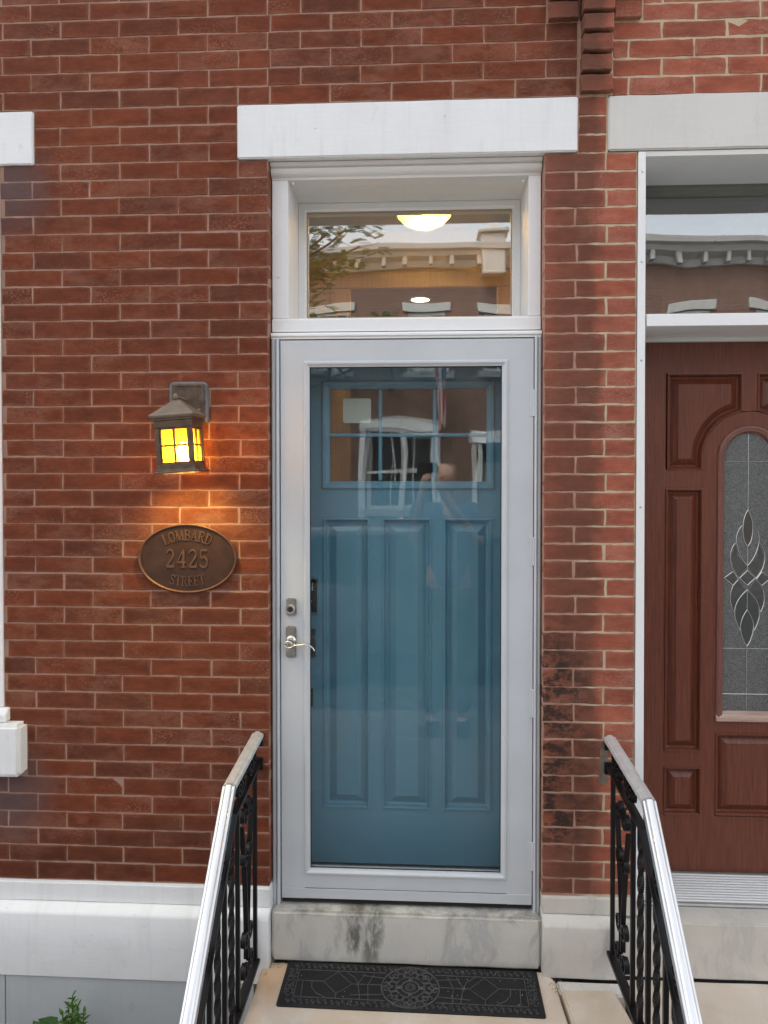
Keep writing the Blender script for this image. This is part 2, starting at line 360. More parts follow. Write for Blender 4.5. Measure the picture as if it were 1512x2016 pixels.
# ------------------------------------------------------------------ object helpers
def link(name, me, m=None, parent=None):
    o = bpy.data.objects.new(name, me); col.objects.link(o)
    if m and me and not me.materials: me.materials.append(M[m])
    if parent:
        o.parent = parent
        o.matrix_parent_inverse = Matrix.Translation(-parent_loc(parent))
    return o
LOC = {}
def parent_loc(p):
    return LOC.get(p.name, Vector((0, 0, 0)))
def tag(o, label=None, cat=None, group=None, kind=None):
    for k, v in (('label', label), ('category', cat), ('group', group), ('kind', kind)):
        if v: o[k] = v
    return o
def thing(name, loc, label, cat, group=None):
    o = bpy.data.objects.new(name, None); col.objects.link(o); o.location = loc; o.empty_display_size = .1
    LOC[o.name] = Vector(loc)
    return tag(o, label, cat, group)

class MB:
    """Collects polygons; obj() links them as one mesh object."""
    def __init__(s): s.v = []; s.f = []
    def add(s, vs, fs):
        b = len(s.v); s.v += [tuple(x) for x in vs]; s.f += [tuple(i + b for i in f) for f in fs]; return s
    def box(s, x0, x1, y0, y1, z0, z1):
        return s.add([(x0, y0, z0), (x1, y0, z0), (x1, y1, z0), (x0, y1, z0), (x0, y0, z1), (x1, y0, z1), (x1, y1, z1), (x0, y1, z1)],
                     [(0, 3, 2, 1), (4, 5, 6, 7), (0, 1, 5, 4), (1, 2, 6, 5), (2, 3, 7, 6), (3, 0, 4, 7)])
    def prism_x(s, x0, x1, prof):          # profile of (y, z), swept along x
        n = len(prof)
        vs = [(x0, y, z) for y, z in prof] + [(x1, y, z) for y, z in prof]
        return s.add(vs, [(i, (i + 1) % n, (i + 1) % n + n, i + n) for i in range(n)] + [tuple(range(n))[::-1], tuple(range(n, 2 * n))])
    def prism_y(s, pts, y0, y1):           # outline of (x, z), given a thickness in y
        n = len(pts)
        vs = [(x, y0, z) for x, z in pts] + [(x, y1, z) for x, z in pts]
        return s.add(vs, [(i, (i + 1) % n, (i + 1) % n + n, i + n) for i in range(n)] + [tuple(range(n))[::-1], tuple(range(n, 2 * n))])
    def rings(s, rings, close_first=False, cap_last=True, closed=True):
        n = len(rings[0]); vs = [p for r in rings for p in r]; fs = []
        for k in range(len(rings) - 1):
            for i in range(n if closed else n - 1):
                j = (i + 1) % n; fs.append((k * n + i, k * n + j, (k + 1) * n + j, (k + 1) * n + i))
        if close_first: fs.append(tuple(range(n))[::-1])
        if cap_last: fs.append(tuple(range((len(rings) - 1) * n, len(rings) * n)))
        return s.add(vs, fs)
    def sweep(s, path, sec, side=None, closed=False):
        """Section (a, b) swept along path; a along `side`, b along the other normal. Mitred bends."""
        P = [Vector(p) for p in path]; n = len(P); rr = []
        for i in range(n):
            t1 = (P[i] - P[i - 1]).normalized() if (i or closed) else (P[1] - P[0]).normalized()
            t2 = (P[(i + 1) % n] - P[i]).normalized() if (i < n - 1 or closed) else t1
            t = (t1 + t2)
            t = t.normalized() if t.length > 1e-6 else t1
            sd = Vector(side) if side else (Vector((0, 0, 1)).cross(t) if abs(t.z) < .95 else Vector((1, 0, 0)))
            sd = (sd - t * sd.dot(t)).normalized(); nb = t.cross(sd)
            k = 1 / max(.5, math.sqrt(max(0.0, (1 + t1.dot(t2)) / 2)))
            turn = (t2 - t1); turn = turn.normalized() if turn.length > 1e-6 else None
            ring = []
            for a, b in sec:
                off = sd * a + nb * b
                if turn: off += turn * off.dot(turn) * (k - 1)
                ring.append(P[i] + off)
            rr.append(ring)
        if closed: rr.append(rr[0])
        return s.rings(rr, not closed, not closed)
    def tube(s, path, r, n=8, closed=False):
        return s.sweep(path, [(r * math.cos(2 * math.pi * i / n), r * math.sin(2 * math.pi * i / n)) for i in range(n)], closed=closed)
    def lathe(s, prof, c, axis='z', n=20):     # prof of (radius, height)
        rr = []
        for r, h in prof:
            ring = []
            for i in range(n):
                a = 2 * math.pi * i / n; u, v = r * math.cos(a), r * math.sin(a)
                ring.append((c[0] + u, c[1] + v, c[2] + h) if axis == 'z' else (c[0] + u, c[1] + h, c[2] - v) if axis == 'y' else (c[0] + h, c[1] + u, c[2] + v))
            rr.append(ring)
        return s.rings(rr, True, True)
    def obj(s, name, m, parent=None, bev=0.0, seg=1, smooth=False, sub=0, jit=0.0, seed=0):
        me = bpy.data.meshes.new(name); me.from_pydata(s.v, [], s.f); me.update()
        bm = bmesh.new(); bm.from_mesh(me)
        bmesh.ops.recalc_face_normals(bm, faces=bm.faces)
        if sub:
            lens = sorted(e.calc_length() for e in bm.edges)
            for _ in range(4):
                es = [e for e in bm.edges if e.calc_length() > sub]
                if not es: break
                bmesh.ops.subdivide_edges(bm, edges=es, cuts=1, use_grid_fill=True)
        if bev: 
            es = [e for e in bm.edges if len(e.link_faces) == 2 and e.calc_face_angle(0) > .5]
            bmesh.ops.bevel(bm, geom=es, offset=bev, segments=seg, affect='EDGES', clamp_overlap=True)
        if jit:
            for v in bm.verts:
                q = v.co * 38 + Vector((seed, seed * 2.1, 0)); q2 = v.co * 9 + Vector((seed, 5, seed))
                v.co += jit * (Vector((mnoise.noise(q), mnoise.noise(q + Vector((31, 0, 0))), mnoise.noise(q + Vector((0, 57, 0))))) + Vector((mnoise.noise(q2), mnoise.noise(q2 + Vector((3, 9, 0))), mnoise.noise(q2 + Vector((7, 0, 4))))))
        bm.to_mesh(me); bm.free()
        if smooth:
            for pl in me.polygons: pl.use_smooth = True
        if smooth and smooth is not True:
            me.set_sharp_from_angle(angle=R(smooth))
        return link(name, me, m, parent)

def box(name, m, parent, x0, x1, y0, y1, z0, z1, bev=.002, **k):
    return MB().box(x0, x1, y0, y1, z0, z1).obj(name, m, parent, bev, **k)
def offset_poly(pts, d):
    """Inset a counter-clockwise outline by d (mitred)."""
    n = len(pts); out = []
    for i in range(n):
        p0, p1, p2 = Vector(pts[i - 1]), Vector(pts[i]), Vector(pts[(i + 1) % n])
        a = (p1 - p0).normalized(); b = (p2 - p1).normalized()
        na = Vector((-a.y, a.x)); nb = Vector((-b.y, b.x)); m = (na + nb)
        m = m.normalized() if m.length > 1e-6 else na
        out.append(p1 + m * (d / max(.35, m.dot(na))))
    return [(p.x, p.y) for p in out]
def rect(x0, x1, z0, z1): return [(x0, z0), (x1, z0), (x1, z1), (x0, z1)]
def panel(name, m, parent, pts, prof, cap=True, smooth=False):
    """Raised-and-fielded panel: outline pts (x, z) ccw, prof of (inset, y)."""
    b = MB(); b.rings([[(x, y, z) for x, z in offset_poly(pts, d)] for d, y in prof], False, cap)
    return b.obj(name, m, parent, smooth=smooth)
def ring_frame(name, m, parent, x0, x1, z0, z1, prof, split=True):
    """Four mitred pieces with a profile of (inset, y)."""
    r = [[(x, y, z) for x, z in offset_poly(rect(x0, x1, z0, z1), d)] for d, y in prof]
    out = []
    for k in range(4):
        b = MB(); j = (k + 1) % 4; n = len(prof)
        vs = [q[k] for q in r] + [q[j] for q in r]
        b.add(vs, [(i, i + n, i + 1 + n, i + 1) for i in range(n - 1)] + [(n - 1, 2 * n - 1, n, 0), tuple(range(n)), tuple(range(n, 2 * n))[::-1]])
        out.append(b.obj(name, m, parent))
    return out

# ------------------------------------------------------------------ the setting: street
GZ = -.12
tag(box('pavement', 'concrete', None, -40, 40, -3.3, -.62, GZ - .2, GZ, 0), kind='structure')
tag(box('planting_bed', 'soil', None, -3.2, -.62, -.62, .0, -.5, -.30, 0), kind='structure')
tag(MB().box(-40, -3.2, -.62, 0, GZ - .2, GZ).box(.66, 40, -.62, 0, GZ - .2, GZ - .001).obj('side_pavement', 'concrete'), kind='structure')
tag(box('kerb', 'concrete', None, -40, 40, -3.46, -3.3, GZ - .3, GZ + .004, .01), kind='structure')
tag(box('road', 'asphalt', None, -300, 300, -10.2, -3.46, GZ - .4, GZ - .13, 0), kind='structure')
tag(box('far_pavement', 'concrete', None, -40, 40, -13.4, -10.2, GZ - .3, GZ, 0), kind='structure')
tag(box('ground', 'concrete', None, -600, 600, -600, 600, GZ - .8, GZ - .55, 0), kind='structure')

# ------------------------------------------------------------------ brickwork
ZL = [3.0018, 2.9406, 2.8784, 2.8156, 2.7502, 2.6874, 2.6232, 2.5621, 2.4991, 2.4385, 2.3741, 2.3142, 2.2522, 2.1919, 2.1304, 2.0699, 2.0086, 1.9473, 1.8873, 1.8277, 1.7663, 1.7054,
      1.6457, 1.5852, 1.5249, 1.4632, 1.4025, 1.3403, 1.2781, 1.2158, 1.1534, 1.091, 1.0277, .9648, .9008, .8391, .779, .7141, .6491, .5881, .5262, .4651, .3975]
ZR = [3.0016, 2.9373, 2.8751, 2.8125, 2.7495, 2.6867, 2.6236, 2.5618, 2.5, 2.4378, 2.377, 2.3139, 2.2507, 2.1898, 2.1282, 2.0673, 2.0076, 1.9481, 1.8858, 1.8234, 1.7615, 1.7026, 1.6414,
      1.5809, 1.5187, 1.457, 1.3947, 1.3303, 1.2669, 1.2015, 1.136, 1.0745, 1.0121, .9501, .8857, .8219, .7605, .699, .6374, .5767, .5165, .4561, .3993]
ZT = [3.0018, 3.066, 3.131, 3.197, 3.262, 3.325, 3.389, 3.450, 3.511, 3.573, 3.635, 3.697]

def brick_mesh(L, H, D, jit, bev, r):
    nx = 6; xs = [-L / 2 + L * i / nx for i in range(nx + 1)]
    out = [(x, -H / 2) for x in xs] + [(L / 2, 0.0)] + [(x, H / 2) for x in reversed(xs)] + [(-L / 2, 0.0)]
    o2 = []
    for x, z in out:
        o2.append((x + r.uniform(-jit, jit), z + r.uniform(-jit, jit)))
    inn = [(x * (1 - 2 * bev / L) + r.uniform(-jit, jit) * .5, z * (1 - 2 * bev / H) + r.uniform(-jit, jit) * .5) for x, z in o2]
    n = len(o2)
    vs = [(x, r.uniform(0, jit * .5), z) for x, z in inn] + [(x, bev, z) for x, z in o2] + [(x, D, z) for x, z in out]
    fs = [tuple(range(n))] + [(i, i + n, (i + 1) % n + n, (i + 1) % n) for i in range(n)] + [(i + n, i + 2 * n, (i + 1) % n + 2 * n, (i + 1) % n + n) for i in range(n)]
    me = bpy.data.meshes.new('brick'); me.from_pydata(vs, [], fs); me.update(); return me
class Bricks:
    def __init__(s, parent, m, jit, joint, zj):
        s.p, s.m, s.joint, s.zj = parent, m, joint, zj
        r = random.Random(5); s.lib = {}
        for L in (.21, .103, .155, .06):
            s.lib[L] = [brick_mesh(L, .057, .10, jit, .0022, r) for _ in range(14 if L > .2 else 9)]
            for me in s.lib[L]: me.materials.append(M[m])
        s.extra = MB(); s.n = 0
    def lay(s, x0, x1, z0, z1, y=0.0, parent=None, stuff=False, depth=None):
        w = x1 - x0 - s.joint; h = z1 - z0 - s.zj
        if w < .012: return
        if stuff:
            s.extra.box(x0 + s.joint / 2, x1 - s.joint / 2, rnd.uniform(-.0008, .0008), .06, z0 + s.zj / 2, z1 - s.zj / 2); return
        L = min(s.lib, key=lambda k: abs(k - w))
        o = bpy.data.objects.new('brick', rnd.choice(s.lib[L])); col.objects.link(o)
        o.parent = s.p; o.matrix_parent_inverse = Matrix.Translation(-parent_loc(s.p))
        o.location = ((x0 + x1) / 2 + rnd.uniform(-.0006, .0006), y + rnd.uniform(-.0010, .0008), (z0 + z1) / 2 + rnd.uniform(-.0006, .0006))
        o.scale = (w / L, 1 if not depth else depth / .1, h / .057)
        o.rotation_euler = (R(rnd.uniform(-.35, .35)), R(rnd.uniform(-.25, .25)), R(rnd.uniform(-.25, .25)))
        s.n += 1

home = thing('row_house', (-1.2, .05, .08), 'brown-red brick row house front with lantern, plaque and blue front door', 'house')
nxt = thing('row_house', (1.2, .05, .08), 'brighter red brick neighbouring house with pale mortar and arched-glass mahogany door', 'house')
bh = Bricks(home, 'brick_home', .0014, .0040, .0034)
bn = Bricks(nxt, 'brick_next', .0020, .0066, .0052)
XC, MOD = -.549, .2155
XW = -1.53                         # edge of the window at the far left
def edges_left(row_b, xmin):
    e = [XC]
    if row_b: e.append(XC - MOD / 2)
    while e[-1] > xmin: e.append(e[-1] - MOD)
    return e
def run(B, xs, z0, z1, lo, hi, frame_lo=-1.62, frame_hi=1.3, stuff=False):
    xs = sorted(xs)
    for a, b in zip(xs, xs[1:]):
        a2, b2 = max(a, lo), min(b, hi)
        if b2 - a2 > .02:
            st = stuff or b2 < frame_lo or a2 > frame_hi
            if st: B.lay(a2, b2, z0, z1, stuff=True)
            else: B.lay(a2, b2, z0, z1)
for i in range(42):
    z1, z0 = ZL[i], ZL[i + 1]
    e = [x + rnd.uniform(-.004, .004) if k else x for k, x in enumerate(edges_left(i % 2 == 0, -2.9))]
    zm = (z0 + z1) / 2
    lo = XW if zm > .985 else (-1.446 if zm > .785 else -3.2)
    run(bh, e, z0, z1, lo, XC)
    if zm > .785:                   # beyond the window
        lo2 = -2.47 if zm > .985 else -2.55
        run(bh, [-2.47 - (0 if i % 2 else .108) - k * MOD for k in range(-1, 5)], z0, z1, -3.2, lo2, stuff=True)
for i in range(3):                  # between the two lintels
    e = [x + rnd.uniform(-.004, .004) for x in edges_left(i % 2 == 1, -1.6)]
    run(bh, e, ZT[i], ZT[i + 1], -1.402, -.6575)
    run(bh, [-2.58 - (0 if i % 2 else .108) - k * MOD for k in range(-1, 5)], ZT[i], ZT[i + 1], -3.2, -2.58, stuff=True)
ZX = ZT + [3.697 + .062 * k for k in range(1, 22)]
for i in range(3, len(ZX) - 1):
    lb = i % 2 == 1                 # left bond phase
    rt = [.5335 - (0 if lb else .1075) - k * .2150 for k in range(0, 6 if lb else 6)]
    if not lb: rt = [.5335] + rt[:5]
    rt = [x for x in rt if x > -.66]
    lf = [x for x in edges_left(lb, -3.3) if x < min(rt) - .05][0:]
    if lb: lf = [x for x in lf if x < -.6]
    e = [x + rnd.uniform(-.003, .003) for x in rt[1:] + lf] + [.5335]
    hid = i >= 10
    if i in (7, 8, 9, 10): e = [x for x in e if x < .5] + [.4275]     # corbelled header stands at this end
    run(bh, e, ZX[i], ZX[i + 1], -3.2, 0.5335 if i < 7 else .4275, stuff=hid)
# the pier between the two doors
for i in range(42):
    z1, z0 = ZR[i], ZR[i + 1]
    xs = [.4215, .636 + rnd.uniform(-.004, .004), .742] if i % 2 == 0 else [.4215, .532 + rnd.uniform(-.004, .004), .742]
    for a, b in zip(xs, xs[1:]): bn.lay(a, b, z0, z1)
for i in range(3): bn.lay(.5375, .6375, ZT[i] - .002, ZT[i + 1] - .002)
# corbelled party line: headers stepping out course by course
for i in range(3, 11):
    st = min(i - 3, 6)
    bn.lay(.541 + rnd.uniform(-.003, .003), .651 + rnd.uniform(-.003, .003), ZX[i] + .003, ZX[i + 1] - .001, y=-.026 - .0105 * st, depth=.18)
    if i >= 7:
        bn.lay(.430, .536, ZX[i], ZX[i + 1], y=-.026 - .011 * (i - 7), depth=.14)
        bn.lay(.654, .752, ZX[i], ZX[i + 1], y=-.022 - .012 * (i - 7), depth=.14)
# right-hand brickwork above the neighbour's lintel
for i in range(3, len(ZX) - 1):
    first = .712 if i % 2 == 1 else .823
    e = [.652, first + rnd.uniform(-.004, .004)] + [first + .2215 * k + rnd.uniform(-.004, .004) for k in range(1, 9)]
    lo = .652 if i < 7 else .755
    run(bn, e, ZX[i] - .004, ZX[i + 1] - .004, lo, 2.7, frame_hi=1.28, stuff=i >= 10)
for i in range(42):
    run(bn, [1.73 + (0 if i % 2 else .108) + .2215 * k for k in range(-1, 6)], ZR[i + 1], ZR[i], 1.73, 2.7, stuff=True)
for i in range(3): run(bn, [1.83 + (0 if i % 2 else .108) + .2215 * k for k in range(-1, 6)], ZT[i], ZT[i + 1], 1.83, 2.7, stuff=True)
tag(bh.extra.obj('brick', 'brick_home', home, .0015), kind='stuff')
tag(bn.extra.obj('brick', 'brick_next', nxt, .0015), kind='stuff')
# mortar beds (recessed) and the solid wall behind
MD = .0018
b = MB()
for x0, x1, z0, z1 in ((-3.2, -2.472, .3975, 3.0), (-2.472, -1.532, .3975, .80), (-1.532, -.5515, .3975, 3.0), (-3.2, -2.575, 3.0, 3.197), (-1.405, -.655, 3.0, 3.197), (-3.2, .533, 3.1972, 5.0)):
    b.box(x0, x1, MD, .14, z0, z1)
b.obj('mortar', 'mortar_home', home, 0)
b = MB()
for x0, x1, z0, z1 in ((.4235, .7405, .393, 3.0), (.5335, .6405, 3.0005, 3.197), (.5335, 2.7, 3.1972, 5.0), (1.732, 2.7, .393, 3.0), (1.835, 2.7, 3.0005, 3.197)):
    b.box(x0, x1, .0020, .14, z0, z1)
b.obj('mortar', 'mortar_next', nxt, 0)
# lintels and base courses
def stone(name, m, parent, x0, x1, y0, y1, z0, z1, bev=.004, jit=.0012, sub=.12, seed=1):
    return box(name, m, parent, x0, x1, y0, y1, z0, z1, bev, seg=2, sub=sub, jit=jit, seed=seed, smooth=40)
stone('lintel', 'white_stone_paint', home, -.6575, .5345, -.011, .14, 3.0032, 3.1905, seed=2)
stone('lintel', 'white_stone_paint', home, -2.58, -1.4015, -.010, .14, 2.999, 3.1885, seed=3)
stone('lintel', 'cream_stone', nxt, .6405, 1.835, -.006, .14, 3.005, 3.1925, seed=4)
stone('window_sill', 'white_stone_paint', home, -2.56, -1.4465, -.055, .12, .792, .981, .012, seed=5)
stone('base_band', 'white_stone_paint', home, -3.2, -.5465, -.013, .10, .3255, .3955, .004, seed=6)
MB().prism_x(-3.2, -.5455, [(.10, .07), (-.050, .07), (-.052, .300), (-.045, .309), (-.012, .3248), (.10, .3248)]).obj('water_table', 'white_stone_paint', home, .003, sub=.2, jit=.001, seed=7, smooth=40)
box('base_panel', 'grey_board', home, -1.512, -.60, -.040, .05, -.6, .0685, .002)
box('base_panel', 'grey_board', home, -3.2, -1.517, -.037, .05, -.6, .068, .002)
# neighbour's pier foot and threshold stones
stone('base_band', 'marble_block', nxt, .4225, .752, -.012, .10, .3345, .3925, .003, seed=8)
MB().prism_x(.4205, .688, [(.10, .125), (-.042, .125), (-.044, .306), (-.036, .315), (-.011, .334), (.10, .334)]).obj('foot_block', 'marble_block', nxt, .003, sub=.1, jit=.0012, seed=9, smooth=40)
stone('door_stone', 'marble_block', nxt, .690, 1.80, -.022, .22, .1265, .323, .004, seed=10)
MB().box(1.803, 2.7, -.02, .1, -.3, .393).obj('base_block', 'marble_block', nxt, .003)
# unseen shells added behind both house fronts to keep the sun out
MB().box(-3.2, .5335, .1402, 8.0, 5.0, 5.15).box(-3.2, .5335, 8.0, 8.2, -.3, 5.15).box(-3.3, -3.2, .02, 8.0, -.3, 5.15).obj('roof_shell', 'roof_grey', home)
MB().box(.534, 2.7, .1402, 8.0, 5.001, 5.151).box(.534, 2.7, 8.0, 8.2, -.3, 5.15).box(2.7, 2.8, .02, 8.0, -.3, 5.15).obj('roof_shell', 'roof_grey', nxt)

# ------------------------------------------------------------------ our doorway: frame, transom, storm door, blue door
XL, XR = -.5475, .4200
fr = thing('door_frame', (-.06, .15, .33), 'white painted timber frame and transom sash around the blue front door', 'door frame')
MB().prism_x(XL, XR, [(.12, 2.950), (.058, 2.950), (.056, 2.958), (.044, 2.962), (.036, 2.972), (.033, 2.982), (.040, 2.986), (.026, 2.990), (.022, 3.0005), (.12, 3.0005)]).obj('head_moulding', 'old_white', fr, smooth=35)
box('casing', 'white_paint', fr, XL, -.489, .058, .10, 2.4505, 2.9495, .0015)
box('casing', 'white_paint', fr, .3765, XR, .058, .10, 2.4505, 2.9495, .0015)
box('jamb_lining', 'white_paint', fr, XL, -.4905, .1005, .36, 2.4505, 2.9485, .001)
box('jamb_lining', 'white_paint', fr, .378, XR, .1005, .36, 2.4505, 2.9485, .001)
box('soffit', 'old_white', fr, XL, XR, .1205, .36, 2.9497, 3.0, .001)
MB().prism_x(XL, XR, [(.36, 2.40), (.062, 2.40), (.050, 2.396), (.034, 2.394), (.030, 2.388), (.030, 2.382), (.038, 2.378), (.036, 2.372), (.36, 2.372)][::-1]).obj('transom_moulding', 'white_paint', fr, smooth=30)
MB().prism_x(XL, XR, [(.36, 2.4012), (.054, 2.4012), (.052, 2.444), (.060, 2.450), (.30, 2.470), (.36, 2.472)]).obj('transom_bar', 'white_paint', fr, .001)
ts = ring_frame('transom_sash', 'white_paint', fr, -.4895, .377, 2.470, 2.9482, [(0, .36), (0, .292), (.024, .290), (.030, .300), (.030, .36)])
MB().box(-.4595, .347, .309, .313, 2.500, 2.9185).obj('transom_pane', 'transom_glass', fr)
ring_frame('glazing_seal', 'oak_casing', fr, -.4592, .3468, 2.5003, 2.9182, [(0, .3085), (0, .303), (.004, .305), (.004, .3085)])
# screws on the outer casing
for x, z in ((-.470, 2.936), (.356, 2.930), (-.525, 2.60)):
    MB().lathe([(.0035, 0), (.003, -.0012), (.0, -.0016)], (x, .0578, z), 'y', 8).obj('screw', 'nickel', fr)
for x0, x1 in ((XL, -.516), (.396, XR)):
    box('door_jamb', 'white_paint', fr, x0, x1, .072, .36, .318, 2.3715, .001)
# aluminium channel the storm door hangs in
def channel(x0, x1, inner):
    b = MB()
    s = 1 if inner else -1
    pr = [(x0, .070), (x0, .034), (x0 + .004, .031), (x0 + (x1 - x0) * .45, .031), (x0 + (x1 - x0) * .5, .035), (x0 + (x1 - x0) * .58, .027), (x0 + (x1 - x0) * .75, .024), (x1 - .001, .028), (x1, .034), (x1, .070)]
    if not inner: pr = [(x0 + x1 - x, y) for x, y in reversed(pr)]
    n = len(pr)
    b.add([(x, y, .300) for x, y in pr] + [(x, y, 2.3705) for x, y in pr], [(i, (i + 1) % n, (i + 1) % n + n, i + n) for i in range(n)] + [tuple(range(n))[::-1], tuple(range(n, 2 * n))])
    return b
channel(-.5460, -.5175, True).obj('storm_channel', 'storm_channel', fr, smooth=25)
channel(.3955, .4195, False).obj('storm_channel', 'storm_channel', fr, smooth=25)
# threshold under both doors
MB().prism_x(-.516, .3955, [(.075, .316), (.075, .326), (.12, .345), (.20, .372), (.36, .374), (.36, .316)]).obj('threshold', 'threshold_metal', fr, .001)
tag(stone('door_sill', 'marble', None, -.5425, .4190, -.012, .40, .1305, .3145, .009, .0016, .09, 11), 'veined pale marble door sill with dark green-black streaks above the mat', 'door sill')

sd = thing('storm_door', (-.06, .05, .335), 'pale grey aluminium storm door with one tall glass pane', 'storm door')
X0, X1, Z0, Z1 = -.5135, .3925, .3365, 2.3665
ring = [(-.430, .303, .425, 2.292)]
bx0, bx1, bz0, bz1 = ring[0]
box('stile', 'storm_paint', sd, X0, bx0, .034, .066, Z0, Z1, .0004)
box('stile', 'storm_paint', sd, bx1, X1, .034, .066, Z0, Z1, .0004)
box('top_rail', 'storm_paint', sd, bx0 - .0, bx1, .034, .066, bz1, Z1, .0003)
box('bottom_rail', 'storm_paint', sd, bx0, bx1, .034, .066, .3765, bz0, .0003)
box('kick_sweep', 'storm_paint', sd, X0 + .001, X1 - .001, .0315, .0337, .3385, .3745, .0008)
ring_frame('glazing_bead', 'storm_paint', sd, bx0, bx1, bz0, bz1, [(0, .060), (0, .0330), (.0035, .0285), (.010, .0280), (.0175, .0345), (.0215, .0362), (.0215, .060)])
box('glass_pane', 'storm_glass', sd, -.4095, .2825, .046, .050, .4455, 2.2715, 0)
ring_frame('gasket', 'black_gap', sd, -.4084, .2814, .4466, 2.2704, [(0, .0458), (0, .0425), (.0028, .0435), (.0028, .0458)])
box('bottom_seal', 'black_gap', sd, X0 + .002, X1 - .002, .040, .062, .3215, .3360, 0)
for zt, zb in ((2.187, 2.089), (1.6605, 1.559), (1.117, 1.0145), (.5655, .4625)):
    h = MB().box(.3800, .3948, .0312, .0335, zb, zt).obj('hinge', 'storm_paint', sd, .0015)
    MB().lathe([(.0042, 0), (.0042, zt - zb - .002)], (.3945, .0305, zb + .001), 'z', 10).obj('hinge_pin', 'storm_channel', h)
# deadlock cylinder
lk = box('lock', 'nickel', sd, -.4925, -.4560, .022, .0338, 1.3725, 1.4355, .004, seg=2)
MB().lathe([(.0165, 0), (.0160, -.010), (.0135, -.013), (.0115, -.0125), (.0110, -.010), (.0, -.010)], (-.4755, .022, 1.398), 'y', 22).obj('lock_cylinder', 'nickel', lk, smooth=40)
b = MB(); b.lathe([(.0095, 0), (.009, -.0035), (0, -.0035)], (-.4755, .0122, 1.398), 'y', 16); b.obj('keyway', 'dark_lock', lk, smooth=40)
b = MB().box(-.4763, -.4747, .0070, .0085, 1.393, 1.403).obj('key_slot', 'black_gap', lk)
# lever handle: plate, neck, curled lever
hd = box('handle', 'nickel', sd, -.4945, -.4570, .0240, .0338, 1.2190, 1.3345, .0045, seg=2)
MB().lathe([(.0185, 0), (.0180, -.006), (.0125, -.010), (.0110, -.024), (.0, -.024)], (-.4745, .024, 1.283), 'y', 20).obj('handle_neck', 'nickel', hd, smooth=40)
pth = []
for i in range(13):
    a = R(28 + i * 26)
    pth.append((-.4775 + .0165 * math.cos(a) * (1 - .01 * i), -.012, 1.2755 + .0135 * math.sin(a)))
pth = [(-.462, -.012, 1.2675)] + pth[::-1][:0]
loop = [(-.4640, -.0125, 1.2790), (-.4705, -.013, 1.2855), (-.4800, -.013, 1.2880), (-.4890, -.013, 1.2840), (-.4925, -.013, 1.2765), (-.4890, -.013, 1.2690), (-.4800, -.0125, 1.2650), (-.4700, -.012, 1.2665),
        (-.4610, -.012, 1.2720), (-.4520, -.012, 1.2745), (-.4400, -.012, 1.2760), (-.4270, -.012, 1.2785), (-.4150, -.012, 1.2785), (-.4040, -.012, 1.2745), (-.3950, -.012, 1.2690), (-.3880, -.012, 1.2620), (-.3850, -.012, 1.2560)]
def smoothpath(P, k=4):
    out = []
    P = [Vector(p) for p in P]
    for i in range(len(P) - 1):
        p0, p1, p2, p3 = P[max(0, i - 1)], P[i], P[i + 1], P[min(len(P) - 1, i + 2)]
        for j in range(k):
            t = j / k
            out.append(.5 * ((2 * p1) + (p2 - p0) * t + (2 * p0 - 5 * p1 + 4 * p2 - p3) * t * t + (3 * p1 - p0 - 3 * p2 + p3) * t ** 3))
    out.append(P[-1]); return out
MB().sweep(smoothpath(loop, 4), [(.0052 * math.cos(a), .0030 * math.sin(a)) for a in [2 * math.pi * i / 8 for i in range(8)]], side=(0, 1, 0)).obj('lever', 'nickel', hd, smooth=50)
MB().lathe([(.0125, 0), (.0125, -.004), (.009, -.006), (0, -.006)], (-.4790, -.0075, 1.2765), 'y', 18).obj('lever_boss', 'nickel', hd, smooth=40)

# the blue front door behind the storm glass
fd = thing('front_door', (-.06, .22, .385), 'teal blue panelled front door with six small panes behind the storm glass', 'door')
DY = .20
DX0, DX1, DZ0, DZ1 = -.5155, .3950, .383, 2.368
LZ0, LZ1 = 1.852, 2.211
lit_o = (-.386, .272, 1.826, 2.240)
pans = [(-.382, -.2025), (-.1537, .033), (.079, .2625)]
PZ0, PZ1 = .596, 1.716
b = MB()
b.box(DX0, pans[0][0], DY, DY + .044, DZ0, lit_o[2]); b.box(pans[2][1], DX1, DY, DY + .044, DZ0, lit_o[2])
b.box(pans[0][0], pans[2][1], DY, DY + .044, DZ0, PZ0); b.box(pans[0][0], pans[2][1], DY, DY + .044, PZ1, lit_o[2])
b.box(pans[0][1], pans[1][0], DY, DY + .044, PZ0, PZ1); b.box(pans[1][1], pans[2][0], DY, DY + .044, PZ0, PZ1)
b.box(DX0, lit_o[0], DY, DY + .044, lit_o[2], DZ1); b.box(lit_o[1], DX1, DY, DY + .044, lit_o[2], DZ1); b.box(lit_o[0], lit_o[1], DY, DY + .044, lit_o[3], DZ1)
b.obj('door_slab', 'blue_paint', fd)
for a, c in pans:
    panel('door_panel', 'blue_paint', fd, rect(a, c, PZ0, PZ1), [(0, DY), (.001, DY - .004), (.006, DY - .005), (.010, DY + .001), (.013, DY + .016), (.018, DY + .0185), (.023, DY + .0185), (.050, DY + .0035), (.0512, DY + .0015), (.052, DY + .0015)])
lf = ring_frame('light_moulding', 'blue_paint', fd, *lit_o, [(0, DY + .03), (0, DY - .006), (.006, DY - .011), (.016, DY - .010), (.024, DY - .003), (.030, DY + .003), (.030, DY + .03)])
cols_ = [(-.356, -.1692), (-.1558, .0380), (.0530, .242)]
rows_ = [(1.856, 2.0262), (2.0398, 2.210)]
for x in ((-.1692, -.1558), (.0380, .0530)): box('muntin', 'blue_paint', fd, x[0], x[1], DY + .001, DY + .030, 1.8565, 2.2095, .003)
box('muntin', 'blue_paint', fd, -.356, .242, DY + .0005, DY + .0295, 2.0262, 2.0398, .003)
